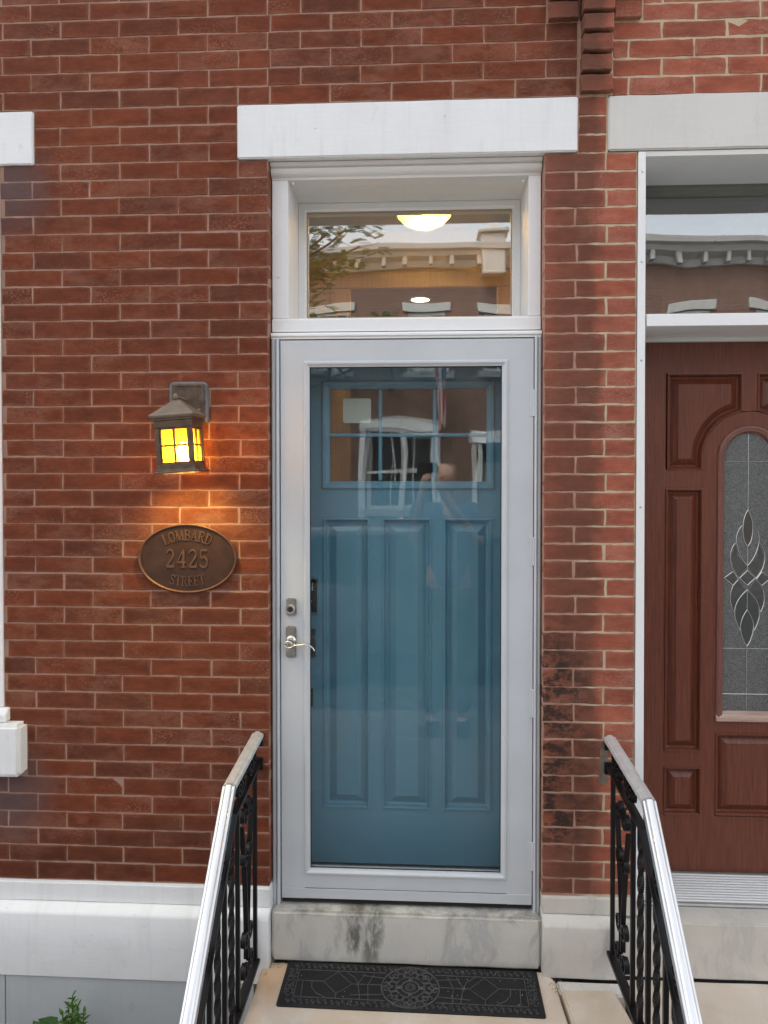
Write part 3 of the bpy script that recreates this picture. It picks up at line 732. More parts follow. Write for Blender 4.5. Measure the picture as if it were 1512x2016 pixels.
for a, c in cols_:
    for z0, z1 in rows_: box('pane', 'pane_glass', fd, a + .0004, c - .0004, DY + .014, DY + .017, z0 + .0004, z1 - .0004, 0)
kp = box('keypad_lock', 'chrome', fd, -.470, -.3985, DY - .027, DY - .0005, 1.3535, 1.4885, .004, seg=2)
box('keypad_face', 'keypad_black', kp, -.4670, -.4025, DY - .0285, DY - .0272, 1.3575, 1.4835, .0006)
hd2 = box('latch_plate', 'dark_lock', fd, -.468, -.4105, DY - .012, DY - .0005, 1.181, 1.290, .003)
MB().sweep([(-.44, DY - .012, 1.235), (-.44, DY - .05, 1.235), (-.450, DY - .055, 1.235), (-.50, DY - .055, 1.235)], [(.008 * math.cos(i * math.pi / 4), .008 * math.sin(i * math.pi / 4)) for i in range(8)], side=(0, 0, 1)).obj('lever', 'dark_lock', hd2, smooth=50)
box('mail_catch', 'dark_lock', fd, -.462, -.4205, DY - .009, DY - .0005, .989, 1.058, .002)
box('door_shoe', 'black_gap', fd, DX0, DX1, DY + .004, DY + .04, .3755, .3825, 0)
tag(MB().prism_y([(x, z) for x, z in [(-.301, 2.080), (-.204, 2.080), (-.1985, 2.0855), (-.1985, 2.169), (-.204, 2.1745), (-.301, 2.1745), (-.3065, 2.169), (-.3065, 2.0855)]], DY + .0185, DY + .0195).obj('paper_card', 'card'), 'cream card with rounded corners behind the upper left door pane', 'card')

# ------------------------------------------------------------------ stroke lettering
def arc(cx, cz, rx, rz, a0, a1, n=10): return [(cx + rx * math.cos(R(a0 + (a1 - a0) * i / n)), cz + rz * math.sin(R(a0 + (a1 - a0) * i / n))) for i in range(n + 1)]
TK, TN, SF = .17, .075, .06
GL = {
 'L': (.62, [([(.16, 0), (.16, 1)], TK), ([(.0, .97), (.34, .97)], SF), ([(.0, .03), (.6, .03)], SF), ([(.57, 0), (.57, .26)], TN)]),
 'O': (.72, [(arc(.36, .5, .28, .47, 0, 360, 22), .13)]),
 'M': (.92, [([(.14, 0), (.14, 1)], TN), ([(.13, 1), (.46, .05)], TK), ([(.46, .05), (.78, 1)], TN), ([(.79, 0), (.79, 1)], TK), ([(0, .03), (.28, .03)], SF), ([(.64, .03), (.93, .03)], SF), ([(0, .97), (.2, .97)], SF), ([(.74, .97), (.93, .97)], SF)]),
 'B': (.68, [([(.16, 0), (.16, 1)], TK), ([(0, .97), (.32, .97)] + arc(.32, .75, .24, .22, 90, -90, 8) + [(.16, .53)], .09), ([(.16, .51)] + [(.34, .51)] + arc(.34, .27, .27, .24, 90, -90, 8) + [(0, .03)], .10)]),
 'A': (.74, [([(.1, 0), (.37, 1)], TN), ([(.36, 1), (.62, 0)], TK), ([(.18, .33), (.54, .33)], SF), ([(0, .03), (.24, .03)], SF), ([(.48, .03), (.76, .03)], SF)]),
 'R': (.74, [([(.16, 0), (.16, 1)], TK), ([(0, .97), (.34, .97)] + arc(.34, .74, .25, .23, 90, -90, 8) + [(.16, .51)], .09), ([(.36, .5), (.62, .02), (.76, .04)], .14), ([(0, .03), (.34, .03)], SF)]),
 'D': (.74, [([(.16, 0), (.16, 1)], TK), ([(0, .97), (.28, .97)] + arc(.28, .5, .37, .47, 90, -90, 12) + [(0, .03)], .10)]),
 'S': (.62, [(arc(.30, .74, .22, .235, 20, 180, 8) + [(.12, .64), (.46, .42)] + arc(.30, .26, .23, .235, 20, -165, 10), .12), ([(.53, .99), (.53, .72)], SF), ([(.07, .01), (.07, .28)], SF)]),
 'T': (.68, [([(.34, 0), (.34, 1)], TK), ([(0, .97), (.68, .97)], SF), ([(.03, 1), (.03, .74)], TN), ([(.65, 1), (.65, .74)], TN), ([(.18, .03), (.5, .03)], SF)]),
 'E': (.64, [([(.16, 0), (.16, 1)], TK), ([(0, .97), (.56, .97)], SF), ([(0, .03), (.6, .03)], SF), ([(.16, .51), (.42, .51)], SF), ([(.42, .38), (.42, .64)], TN), ([(.54, 1), (.54, .74)], TN), ([(.58, 0), (.58, .27)], TN)]),
 '2': (.62, [(arc(.29, .73, .22, .24, 170, -35, 10) + [(.08, .08)], .12), ([(.05, .06), (.55, .06)], .12), ([(.54, .02), (.54, .25)], TN)]),
 '4': (.64, [([(.44, 0), (.44, 1)], .15), ([(.42, .98), (.04, .30)], TN), ([(.03, .29), (.62, .29)], .08), ([(.28, .03), (.6, .03)], SF)]),
 '5': (.60, [([(.12, .95), (.52, .95)], .11), ([(.12, .98), (.10, .52)], TN), (arc(.27, .31, .24, .28, 125, -155, 12), .13)]),
 '3': (.6, [(arc(.28, .75, .2, .22, 160, -80, 8), .12), (arc(.27, .27, .24, .25, 80, -160, 8), .12)]),
 '6': (.6, [(arc(.3, .28, .22, .25, 0, 360, 14), .12), (arc(.45, .3, .38, .66, 180, 100, 8), .12)]),
 '9': (.6, [(arc(.3, .72, .22, .25, 0, 360, 14), .12), (arc(.15, .7, .38, .66, 0, -80, 8), .12)]),
}
def glyph(name, m, parent, ch, ox, oz, h, y, depth, ang=0.0, wx=1.0):
    w, strokes = GL[ch]; b = MB(); ca, sa = math.cos(ang), math.sin(ang)
    def tr(x, z):
        x = (x - w / 2) * h * wx; z = (z - .5) * h
        return (ox + x * ca - z * sa, oz + x * sa + z * ca)
    for k, (pl, wd) in enumerate(strokes):
        yy = y - depth - .00012 * k
        P = [Vector(p) for p in pl]; lft = []; rgt = []
        for i in range(len(P)):
            t = (P[min(i + 1, len(P) - 1)] - P[max(i - 1, 0)])
            t = t.normalized() if t.length > 1e-6 else Vector((1, 0)); n = Vector((-t.y, t.x)) * wd / 2
            lft.append(tr(*(P[i] + n))); rgt.append(tr(*(P[i] - n)))
        q = len(P)
        rr = []
        for i in range(q):
            l, r_ = lft[i], rgt[i]
            rr.append([(l[0], y, l[1]), (l[0] * .94 + r_[0] * .06, yy, l[1] * .94 + r_[1] * .06), (r_[0] * .94 + l[0] * .06, yy, r_[1] * .94 + l[1] * .06), (r_[0], y, r_[1])])
        b.rings(rr, True, True)
    return b.obj(name, m, parent)
for ch, z in (('3', 1.466), ('6', 1.455), ('9', 1.444)):
    glyph('digit', 'pale_digit', kp, ch, -.4195, z, .0075, DY - .0285, .0003)
MB().lathe([(.008, 0), (.0075, -.004), (0, -.0045)], (-.4285, DY - .0285, 1.400), 'y', 16).obj('thumb_turn', 'chrome', kp, smooth=40)

# ------------------------------------------------------------------ vestibule seen through the panes
tag(MB().box(-.85, -.75, .40, 1.56, .30, 3.24).box(.62, .72, .40, 1.56, .30, 3.24).obj('vestibule_side', 'wall_tan'), kind='structure')
tag(MB().box(-.85, .72, .36, 1.66, 3.24, 3.34).obj('vestibule_ceiling', 'wall_tan'), kind='structure')
tag(MB().box(-.85, .72, .36, 4.8, .25, .372).obj('vestibule_floor', 'hall_floor'), kind='structure')
tag(MB().box(-.85, -.45, 1.56, 1.66, .372, 3.24).box(.46, .72, 1.56, 1.66, .372, 3.24).box(-.45, .46, 1.56, 1.66, 2.955, 3.24).obj('vestibule_partition', 'wall_tan'), kind='structure')
tag(MB().box(-.85, -.5485, .1405, .40, .13, 3.24).box(.4212, .74, .1405, .40, .13, 3.24).box(-.5485, .4212, .362, .40, 2.3, 2.47).box(-.85, .74, .1405, .40, 3.0025, 3.24).obj('inner_wall', 'wall_tan'), kind='structure')
tag(MB().box(-.95, -.85, 1.66, 4.8, .25, 3.34).box(.72, .82, 1.66, 4.8, .25, 3.34).box(-.95, .82, 4.8, 4.9, .25, 3.34).box(-.95, .82, 1.66, 4.8, 3.22, 3.32).obj('hallway', 'wall_dim'), kind='structure')
cz = thing('inner_door_casing', (0, 1.54, .372), 'tan wooden casing of the inner vestibule doorway', 'door casing')
box('casing_side', 'oak_casing', cz, -.52, -.405, 1.535, 1.559, .372, 2.915, .004)
box('casing_side', 'oak_casing', cz, .41, .52, 1.535, 1.559, .372, 2.915, .004)
box('casing_head', 'oak_casing', cz, -.56, .56, 1.528, 1.559, 2.9155, 3.01, .006)
lamp = thing('ceiling_lamp', (.005, .92, 3.24), 'lit yellow glass dome lamp on the vestibule ceiling', 'lamp')
MB().lathe([(.07, 0), (.075, -.02), (.05, -.04), (.02, -.05)], (.005, .92, 3.2395), 'z', 20).obj('lamp_base', 'bronze', lamp, smooth=40)
MB().lathe([(.145, -.070), (.142, -.100), (.126, -.135), (.096, -.165), (.055, -.184), (.0, -.192)], (.005, .92, 3.2395), 'z', 28).obj('lamp_shade', 'lamp_glow', lamp, smooth=True)
MB().lathe([(.0, .03), (.022, .022), (.032, 0), (.022, -.022), (0, -.03)], (.025, .90, 3.115), 'z', 14).obj('bulb', 'lamp_core', lamp, smooth=True)
dl = thing('downlight', (-.02, 3.1, 3.22), 'small round white downlight in the dark hallway ceiling', 'light')
MB().lathe([(.09, 0), (.09, -.008), (.07, -.012)], (-.02, 3.1, 3.2195), 'z', 20).obj('downlight_trim', 'white_paint', dl)
MB().lathe([(.068, 0), (.068, -.014), (0, -.016)], (-.02, 3.1, 3.2195), 'z', 20).obj('downlight_lens', 'downlight_glow', dl)

# ------------------------------------------------------------------ neighbour's doorway
nf = thing('door_frame', (1.23, .12, .33), 'white frame with wide clear transom around the mahogany door', 'door frame')
NX0, NX1 = .7435, 1.728
for s in (0, 1):
    a, c = (NX0, .7685) if not s else (1.703, NX1)
    MB().add([(a, -.004, .335), (c + (.006 if not s else 0), -.004, .335), (c + (.006 if not s else 0), .05, .335), (a, .05, .335), (a, -.004, 2.999), (c, -.004, 2.999), (c, .05, 2.999), (a, .05, 2.999)],
             [(0, 3, 2, 1), (4, 5, 6, 7), (0, 1, 5, 4), (1, 2, 6, 5), (2, 3, 7, 6), (3, 0, 4, 7)]).obj('casing', 'white_paint', nf, .0015)
    x0, x1 = (NX0, .765) if not s else (1.706, NX1)
    box('jamb_lining', 'white_paint', nf, x0, x1, .0505, .36, .335, 2.999, .001)
box('soffit', 'old_white', nf, .766, 1.705, .004, .36, 2.985, 3.003, .001)
MB().prism_x(.7755, 1.703, [(.30, 2.400), (-.002, 2.398), (-.002, 2.440), (.02, 2.444), (.30, 2.475)]).obj('transom_bar', 'white_paint', nf, .0015)
box('head_stop', 'old_white', nf, .776, 1.703, .232, .262, 2.384, 2.3995, .001)
ring_frame('transom_sash', 'green_sash', nf, .765, 1.706, 2.466, 2.985, [(0, .36), (0, .272), (.012, .270), (.018, .282), (.032, .284), (.037, .296), (.037, .36)])
box('transom_pane', 'next_glass', nf, .803, 1.668, .302, .306, 2.504, 2.947, 0)
th = MB().prism_x(.772, 1.70, [(.30, .324), (.075, .324), (.072, .330), (.078, .334), (.24, .360), (.30, .360)]).obj('threshold', 'threshold_metal', nf, .0005)
for k in range(11):
    y = .088 + k * .0135; z = .3356 + (y - .078) * .1605
    box('ridge', 'white_paint', th, .774, 1.698, y, y + .008, z - .002, z + .0028, .001)
for z in (2.62, 2.93, 2.28, 1.77):
    MB().lathe([(.004, 0), (.003, -.0015), (0, -.002)], (.757, -.0042, z), 'y', 8).obj('screw', 'nickel', nf)
nd = thing('front_door', (1.2355, .25, .335), 'mahogany wood door with tall arched leaded-glass light', 'door')
NY = .25; CXD = 1.2355; AZ = 1.949
ND0, ND1, NZ0, NZ1 = .776, 1.695, .362, 2.3835
def mirror(pts): return [(2 * CXD - x, z) for x, z in reversed(pts)]
pa = [(.928, 1.900), (1.0615, 1.900), (1.0615, 1.935)] + [(CXD + .174 * math.cos(R(a)), AZ + .174 * math.sin(R(a))) for a in range(176, 112, -6)] + [(1.2085, 2.1225), (1.2085, 2.267), (.928, 2.267)]
pb = rect(.9240, 1.0635, .821, 1.8285); pc = rect(.9235, 1.0645, .5755, .7625); pd = rect(1.1170, 1.354, .5785, .8955)
box('door_slab', 'mahogany', nd, ND0, ND1, NY + .0305, NY + .06, NZ0, NZ1, .001)
# stiles and rails stand proud of the slab
def slab_piece(x0, x1, z0, z1): box('rail', 'mahogany', nd, x0, x1, NY, NY + .030, z0, z1, 0)
def stile(x0, x1, z0, z1): box('stile', 'mahogany', nd, x0, x1, NY, NY + .030, z0, z1, 0)
mx = lambda x: 2 * CXD - x
for s in (0, 1):
    f = (lambda a, b: (a, b)) if not s else (lambda a, b: (mx(b), mx(a)))
    stile(*f(ND0 + .001, .9235), NZ0, NZ1)
    slab_piece(*f(.9235, 1.0645), .7625, .821); slab_piece(*f(.9235, 1.0625), 1.8285, 1.900)
    stile(*f(1.0645, 1.1170), .5755, .8955)
slab_piece(.9235, mx(.9235), NZ0, .5755); slab_piece(.9235, mx(.9235), 2.267, NZ1)
stile(1.2085, mx(1.2085), 2.1225, 2.267)
# arched surround between side panels and glass
R1 = .174
outer = [(1.0635, .8955), (1.0635, 1.900)] + [(CXD - R1 * math.cos(R(a)), AZ + R1 * math.sin(R(a))) for a in range(6, 84, 6)] + [(1.2085, 2.1225)]
outer = outer + mirror(outer)
gr = .118
inn = [(1.1175, .9435), (1.1175, AZ)] + [(CXD - gr * math.cos(R(a)), AZ + gr * math.sin(R(a))) for a in range(8, 84, 7)] + [(CXD - .012, AZ + gr * .995)]
inn = inn + mirror(inn)
def resample(pts, n):
    P = [Vector(p) for p in pts]; L = [0]
    for a, c in zip(P, P[1:]): L.append(L[-1] + (c - a).length)
    out = []; k = 0
    for i in range(n):
        d = L[-1] * i / (n - 1)
        while k < len(L) - 2 and L[k + 1] < d: k += 1
        u = (d - L[k]) / max(1e-9, L[k + 1] - L[k]); out.append(tuple(P[k].lerp(P[k + 1], min(1, u))))
    return out
def side_then_arch(x, z0, r, n1=6, n2=28):
    return [(x, z0 + (AZ - z0) * i / n1) for i in range(n1)] + [(CXD - r * math.cos(math.pi * i / n2), AZ + r * math.sin(math.pi * i / n2)) for i in range(n2 + 1)] + [(mx(x), AZ - (AZ - z0) * i / n1) for i in range(1, n1 + 1)]
o_ = side_then_arch(1.0635, .8955, CXD - 1.0635); i_ = side_then_arch(1.1175, .9435, gr)
b = MB(); b.rings([[(x, NY - .0003, z) for x, z in o_], [(x, NY - .0003, z) for x, z in i_]], False, False, closed=False)
b.add([(1.0635, NY - .0003, .8955), (mx(1.0635), NY - .0003, .8955), (mx(1.1175), NY - .0003, .9435), (1.1175, NY - .0003, .9435)], [(0, 1, 2, 3)])
b.obj('arch_surround', 'mahogany', nd)
PF = [(0, NY), (.001, NY - .004), (.005, NY - .0045), (.009, NY + .002), (.011, NY + .015), (.015, NY + .019), (.0185, NY + .019), (.041, NY + .003), (.0425, NY + .0005), (.043, NY + .0005)]
for pts in (pa, pb, pc): panel('door_panel', 'mahogany', nd, pts, PF); panel('door_panel', 'mahogany', nd, mirror(pts), PF)
panel('door_panel', 'mahogany', nd, pd, PF)
def arch_path(x, zb, r):
    n = 30
    return [(x, zb), (x, 1.5)] + [(CXD - r * math.cos(math.pi * i / n), AZ + r * math.sin(math.pi * i / n)) for i in range(n + 1)] + [(mx(x), 1.5), (mx(x), zb)]
prof = [(.1185, NY), (.1180, NY - .006), (.114, NY - .010), (.1085, NY - .011), (.104, NY - .007), (.100, NY - .008), (.095, NY - .004), (.0915, NY + .004), (.0905, NY + .011)]
rr = []
for r_, y in prof:
    rr.append([(x, y, z) for x, z in arch_path(CXD - r_, .952, r_)])
MB().rings(rr, False, False, closed=False).obj('light_moulding', 'worn_mahogany', nd, smooth=40)
MB().prism_x(1.1165, mx(1.1165), [(NY, .942), (NY - .012, .944), (NY - .013, .956), (NY - .003, .972), (NY + .010, .979), (NY + .011, .942)]).obj('light_sill', 'worn_wood', nd)
gpts = side_then_arch(CXD - .0905, .978, .0905)
MB().prism_y(gpts, NY + .0105, NY + .0118).obj('arched_pane', 'art_glass', nd)
# bevelled pieces and lead cames
K = 1 / 3.475 / 507.0
def gz(zz): return 1.9 - (840 + zz / 3.475 - 925) * 2.87 / 1456
def gp(pts): return [(CXD + (x - 283) * K, gz(z)) for x, z in pts]
def bez(a, c, d, n=8): return [((1 - t) ** 2 * a[0] + 2 * t * (1 - t) * c[0] + t * t * d[0], (1 - t) ** 2 * a[1] + 2 * t * (1 - t) * c[1] + t * t * d[1]) for t in [i / n for i in range(n + 1)]]
def came(pts, w=.0020):
    pth = [(x, NY + .0095, z) for x, z in pts]
    MB().sweep(pth, [(w * math.cos(math.pi / 3 * i), w * .7 * math.sin(math.pi / 3 * i)) for i in range(6)], side=(0, 1, 0)).obj('came', 'came', nd)
half = [bez((283, 562), (235, 640), (258, 760)) + bez((258, 760), (268, 795), (283, 806)),
        bez((243, 670), (195, 730), (212, 800)) + bez((212, 800), (235, 890), (283, 938)),
        bez((202, 785), (150, 850), (182, 950)) + bez((182, 950), (198, 990), (228, 1022)),
        [(283, 970), (232, 1022), (283, 1070)], [(188, 978), (130, 1022), (190, 1072), (224, 1030), (188, 978)],
        bez((190, 1072), (150, 1160), (195, 1250)), bez((283, 1100), (190, 1180), (202, 1280)) + bez((202, 1280), (215, 1340), (238, 1374)),
        bez((283, 1235), (225, 1320), (245, 1390)) + bez((245, 1390), (258, 1450), (283, 1482))]
for h_ in half:
    came(gp(h_)); came(gp([(566 - x, z) for x, z in h_]))
came([(CXD, 2.036), (CXD, gz(562))], .0016); came([(CXD, gz(806)), (CXD, gz(970))], .0016); came([(CXD, gz(1100)), (CXD, gz(1235))], .0014); came([(CXD, gz(1482)), (CXD, .98)], .0016)
for z in (gz(240), gz(1805)): came([(CXD - .0905, z), (CXD + .0905, z)], .0020)
came([(CXD - .0905, gz(1497)), (CXD + .0905, gz(1497))], .0010)
came([(CXD - .084 * math.cos(math.pi * i / 20), gz(240) + .002 + (.108) * math.sin(math.pi * i / 20)) for i in range(21)], .0014)
for pts in ([(283, 575), (250, 650), (255, 740), (283, 800), (311, 740), (316, 650)], [(205, 800), (215, 870), (275, 940), (270, 960), (225, 1010), (190, 950), (178, 870)], [(361, 800), (351, 870), (291, 940), (296, 960), (341, 1010), (376, 950), (388, 870)],
            [(283, 980), (240, 1022), (283, 1062), (326, 1022)], [(188, 990), (142, 1022), (190, 1062), (218, 1028)], [(378, 990), (424, 1022), (376, 1062), (348, 1028)],
            [(190, 1085), (165, 1160), (192, 1240), (212, 1180), (270, 1100), (226, 1040)], [(376, 1085), (401, 1160), (374, 1240), (354, 1180), (296, 1100), (340, 1040)], [(283, 1112), (210, 1190), (210, 1290), (240, 1360), (283, 1245), (326, 1360), (356, 1290), (356, 1190)], [(283, 1250), (248, 1330), (252, 1400), (283, 1470), (314, 1400), (318, 1330)]):
    MB().prism_y(gp(pts), NY + .0092 + rnd.uniform(0, .0008), NY + .0104).obj('bevelled_glass', 'bevel_glass', nd)
# dark rooms behind the neighbour's transom and the left-hand window
def room(name, x0, x1, y0, y1, z0, z1, m='wall_dim'):
    t_ = .05
    tag(MB().box(x0 - t_, x0, y0, y1, z0 - t_, z1 + t_).box(x1, x1 + t_, y0, y1, z0 - t_, z1 + t_).box(x0, x1, y0, y1, z0 - t_, z0).box(x0, x1, y0, y1, z1, z1 + t_).box(x0, x1, y1, y1 + t_, z0 - t_, z1 + t_).obj(name, m), kind='structure')
room('neighbour_hall', .81, 1.72, .37, 3.0, .30, 3.25)
room('front_room', -2.6, -1.0, .37, 3.5, .5, 3.25)
tag(MB().box(.76, .805, .142, .37, .3, 3.3).box(1.73, 2.7, .142, .37, .3, 3.3).box(-1.0, -.86, .142, .40, .3, 3.3).box(-1.525, -.9995, .142, .369, .3, 3.3).box(-3.2, -2.48, .142, .369, .3, 3.3).box(-2.48, -1.525, .142, .369, .3, .80).box(-2.48, -1.525, .142, .369, 3.005, 3.3).obj('wall_lining', 'wall_dim'), kind='structure')

# ------------------------------------------------------------------ window at the left edge
wd = thing('window', (-2.0, .06, .98), 'white window frame at the left edge of the brick wall', 'window')
for x0, x1 in ((-2.469, -2.40), (-1.60, -1.5315)):
    box('window_casing', 'white_paint', wd, x0, x1, -.006 if x1 > -2 else -.006, .12, 1.032, 2.998, .003)
MB().prism_x(-2.47, -1.5095, [(.12, .9825), (-.030, .9825), (-.030, 1.010), (-.012, 1.031), (.12, 1.031)]).obj('subsill', 'white_stone_paint', wd, .004)
box('window_casing', 'white_paint', wd, -2.3995, -1.6005, .0, .12, 2.93, 2.998, .002)
for z0, z1, y in ((1.05, 1.99, .075), (1.96, 2.93, .045)):
    ring_frame('sash', 'white_paint', wd, -2.399, -1.601, z0, z1, [(0, y + .028), (0, y), (.040, y), (.046, y + .008), (.046, y + .028)])
    box('pane', 'next_glass', wd, -2.352, -1.648, y + .012, y + .016, z0 + .047, z1 - .047, 0)

# ------------------------------------------------------------------ lantern
ln = thing('wall_lantern', (-.83, -.02, 1.89), 'lit bronze square lantern with amber panes on the brick wall', 'lantern')
MB().prism_y([(-.901, 2.070), (-.778, 2.072), (-.766, 2.066), (-.764, 2.132), (-.7665, 2.205), (-.776, 2.213), (-.82, 2.2145), (-.892, 2.213), (-.902, 2.203)], -.022, .004).obj('mounting_block', 'caulk_grey', ln, .004, sub=.05, jit=.0016)
panel('back_plate', 'bronze', ln, rect(-.8895, -.7755, 2.062, 2.2035), [(0, -.0215), (0, -.030), (.002, -.0325), (.007, -.0325), (.009, -.0305), (.010, -.0300)])
lean = Matrix.Translation((-.837, 0, 2.138)) @ Matrix.Rotation(R(-4.2), 4, 'Y') @ Matrix.Diagonal((1.05, 1.04, 1, 1)) @ Matrix.Translation((.826, .006, -2.138))
def lbuild(b, name, m, parent=ln, **k):
    b.v = [tuple(lean @ Vector(v)) for v in b.v]; return b.obj(name, m, parent, **k)
LX, LY, LH = -.8245, -.1415, .0600         # body centre and half size
def sq(h, z, hx=None): return [(LX - h, LY - h, z), (LX + h, LY - h, z), (LX + h, LY + h, z), (LX - h, LY + h, z)]
lbuild(MB().rings([sq(.0665, 2.0735), sq(.0715, 2.0795), sq(.0725, 2.0835), sq(.0705, 2.0865), sq(.008, 2.1385), sq(.006, 2.1400)], True, True), 'lantern_roof', 'bronze_roof', bev=.0008)
lbuild(MB().rings([sq(.0570, 2.0415), sq(.0605, 2.0430), sq(.0605, 2.0640), sq(.0640, 2.0660), sq(.0640, 2.0730)], True, True), 'lantern_neck', 'bronze', bev=.0006)
lbuild(MB().rings([sq(.0705, 1.8885), sq(.0710, 1.8920), sq(.0700, 1.8950), sq(.0650, 1.8965), sq(.0640, 1.9010), sq(.0605, 1.9030), sq(.0600, 1.9190), sq(.0570, 1.9200), sq(.0520, 1.9200), sq(.0520, 1.8890)], False, False), 'lantern_base', 'bronze', bev=.0005)
for sx in (-1, 1):
    for sy in (-1, 1):
        cx_, cy_ = LX + sx * .0540, LY + sy * .0540
        lbuild(MB().box(cx_ - .0062, cx_ + .0062, cy_ - .0062, cy_ + .0062, 1.9202, 2.0413), 'corner_post', 'bronze', bev=.001)
for k in range(4):
    rot = Matrix.Translation((LX, LY, 0)) @ Matrix.Rotation(R(90 * k), 4, 'Z') @ Matrix.Translation((-LX, -LY, 0))
    def rb(b): b.v = [tuple(rot @ Vector(v)) for v in b.v]; return b
    lbuild(rb(MB().box(LX - .0476, LX + .0476, LY - .0505, LY - .0485, 1.9205, 2.0411)), 'lantern_pane', 'amber_glass')
    lbuild(rb(MB().box(LX - .0036, LX + .0036, LY - .0575, LY - .0508, 1.9268, 2.0349)), 'glazing_bar', 'bronze', bev=.0006)
    lbuild(rb(MB().box(LX - .0414, LX + .0414, LY - .0560, LY - .0507, 1.9782, 1.9850)), 'glazing_bar', 'bronze', bev=.0006)
    for z in (1.9203, 2.0350): lbuild(rb(MB().box(LX - .0476, LX + .0476, LY - .0565, LY - .0508, z, z + .0062)), 'pane_rim', 'bronze', bev=.0006)
    for x in (-.0476, .0415): lbuild(rb(MB().box(LX + x, LX + x + .0061, LY - .0562, LY - .0508, 1.9267, 2.0348)), 'pane_rim', 'bronze', bev=.0006)
MB().tube([(-.837, -.147, 2.1478), (-.837, -.031, 2.1478)], .0048, 10).obj('arm', 'bronze_roof', ln, smooth=50)
MB().lathe([(.004, -.010), (.0068, -.008), (.0075, -.002), (.0085, .002), (.0060, .008), (.003, .011)], (-.837, -.1495, 2.1482), 'z', 14).obj('finial', 'bronze_roof', ln, smooth=True)
MB().lathe([(.005, 0), (.0055, -.004), (.003, -.008), (0, -.009)], (-.7905, -.0325, 2.1115), 'y', 12).obj('plate_screw', 'bronze_roof', ln, smooth=True)
lbuild(MB().lathe([(.0, -.030), (.014, -.026), (.0235, -.012), (.0260, .004), (.0220, .018), (.0130, .030), (.010, .040)], (LX + .012, LY - .005, 1.953), 'z', 16), 'bulb', 'bulb_glow', smooth=True)
lbuild(MB().lathe([(.012, 0), (.012, .05)], (LX + .012, LY - .005, 1.9935), 'z', 12), 'bulb_socket', 'bronze')

# ------------------------------------------------------------------ address plaque
pq = thing('address_plaque', (-.845, -.005, 1.457), 'oval bronze address plaque reading LOMBARD 2425 STREET below the lantern', 'plaque')
def oval(rx, rz, y, n=56): return [(-.8445 + rx * math.cos(2 * math.pi * i / n), y, 1.5815 + rz * math.sin(2 * math.pi * i / n)) for i in range(n)]
MB().rings([oval(.1795, .1245, .004), oval(.1790, .1240, -.0065), oval(.1660, .1110, -.0070)], True, True).obj('plaque_field', 'plaque_field', pq)
MB().rings([oval(.1802, .1252, .002), oval(.1806, .1256, -.009), oval(.1780, .1230, -.0135), oval(.1745, .1195, -.0130), oval(.1722, .1172, -.0085), oval(.1715, .1165, -.0068)], False, False).obj('plaque_rim', 'plaque_rim', pq, smooth=True)
def word_arc(txt, h, cz, rad, up, y, wx, gap):
    ws = [GL[c][0] * h * wx + gap for c in txt]; tot = sum(ws) - gap; s = -tot / 2
    for c, w in zip(txt, ws):
        m_ = s + (w - gap) / 2; a = m_ / rad
        if up: glyph('letter', 'letter_bronze', pq, c, -.8445 + rad * math.sin(a), cz + rad * (math.cos(a) - 1), h, y, .0035, -a, wx)
        else: glyph('letter', 'letter_bronze', pq, c, -.8445 + rad * math.sin(a), cz - rad * (math.cos(a) - 1), h, y, .0035, a, wx)
        s += w
word_arc('LOMBARD', .037, 1.6655, .21, True, -.0068, .92, .0015)
word_arc('STREET', .035, 1.5000, .24, False, -.0068, .88, .0012)
s = -.0795
for c in '2425':
    w = GL[c][0] * .066 * .86
    glyph('numeral', 'letter_bronze', pq, c, -.8445 + s + w / 2, 1.5815, .066, -.0068, .004, 0, .86); s += w + .0055
for x in (-1.0110, -.6780): MB().lathe([(.0035, 0), (.003, -.001), (.0, -.001)], (x, -.0069, 1.5815), 'y', 10).obj('screw_hole', 'black_gap', pq)

# ------------------------------------------------------------------ stoop
stp = thing('stoop', (-.05, -.25, GZ), 'tan stone stoop landing below the marble door sill', 'stoop')
def slab_top(name, pts, z0, z1, m='tan_stone', seed=1, bev=.006):
    b = MB(); n = len(pts)
    b.add([(x, y, z0) for x, y in pts] + [(x, y, z1) for x, y in pts], [(i, (i + 1) % n, (i + 1) % n + n, i + n) for i in range(n)] + [tuple(range(n))[::-1], tuple(range(n, 2 * n))])
    return b.obj(name, m, stp, bev, 2, sub=.12, jit=.0022, seed=seed, smooth=40)
slab_top('landing_slab', [(-.570, -.0535), (-.576, -.475), (.478, -.475), (.458, -.0125 - .04), (.420, -.0135), (-.5435, -.0135)], .02, .1295, seed=21)
slab_top('side_slab', [(.468, -.118), (.4905, -.475), (.700, -.475), (.646, -.112)], .02, .1415, seed=22)
slab_top('side_footing', [(.4625, -.046), (.4655, -.1155), (.690, -.1095), (.690, -.046)], .02, .122, 'marble_block', seed=23)
slab_top('step_tread', [(-.580, -.4765), (-.580, -.78), (.70, -.78), (.70, -.4765)], GZ + .002, .005, seed=24)
slab_top('stoop_base', [(-.56, -.052), (-.56, -.46), (.67, -.46), (.67, -.052)], GZ + .003, .0195, 'concrete', seed=25, bev=0)
tag(stone('neighbour_landing', 'tan_stone', None, .704, 2.1, -.60, -.026, GZ, .1235, .006, .002, .14, 26), 'tan stone landing in front of the mahogany door', 'landing')
b = MB()
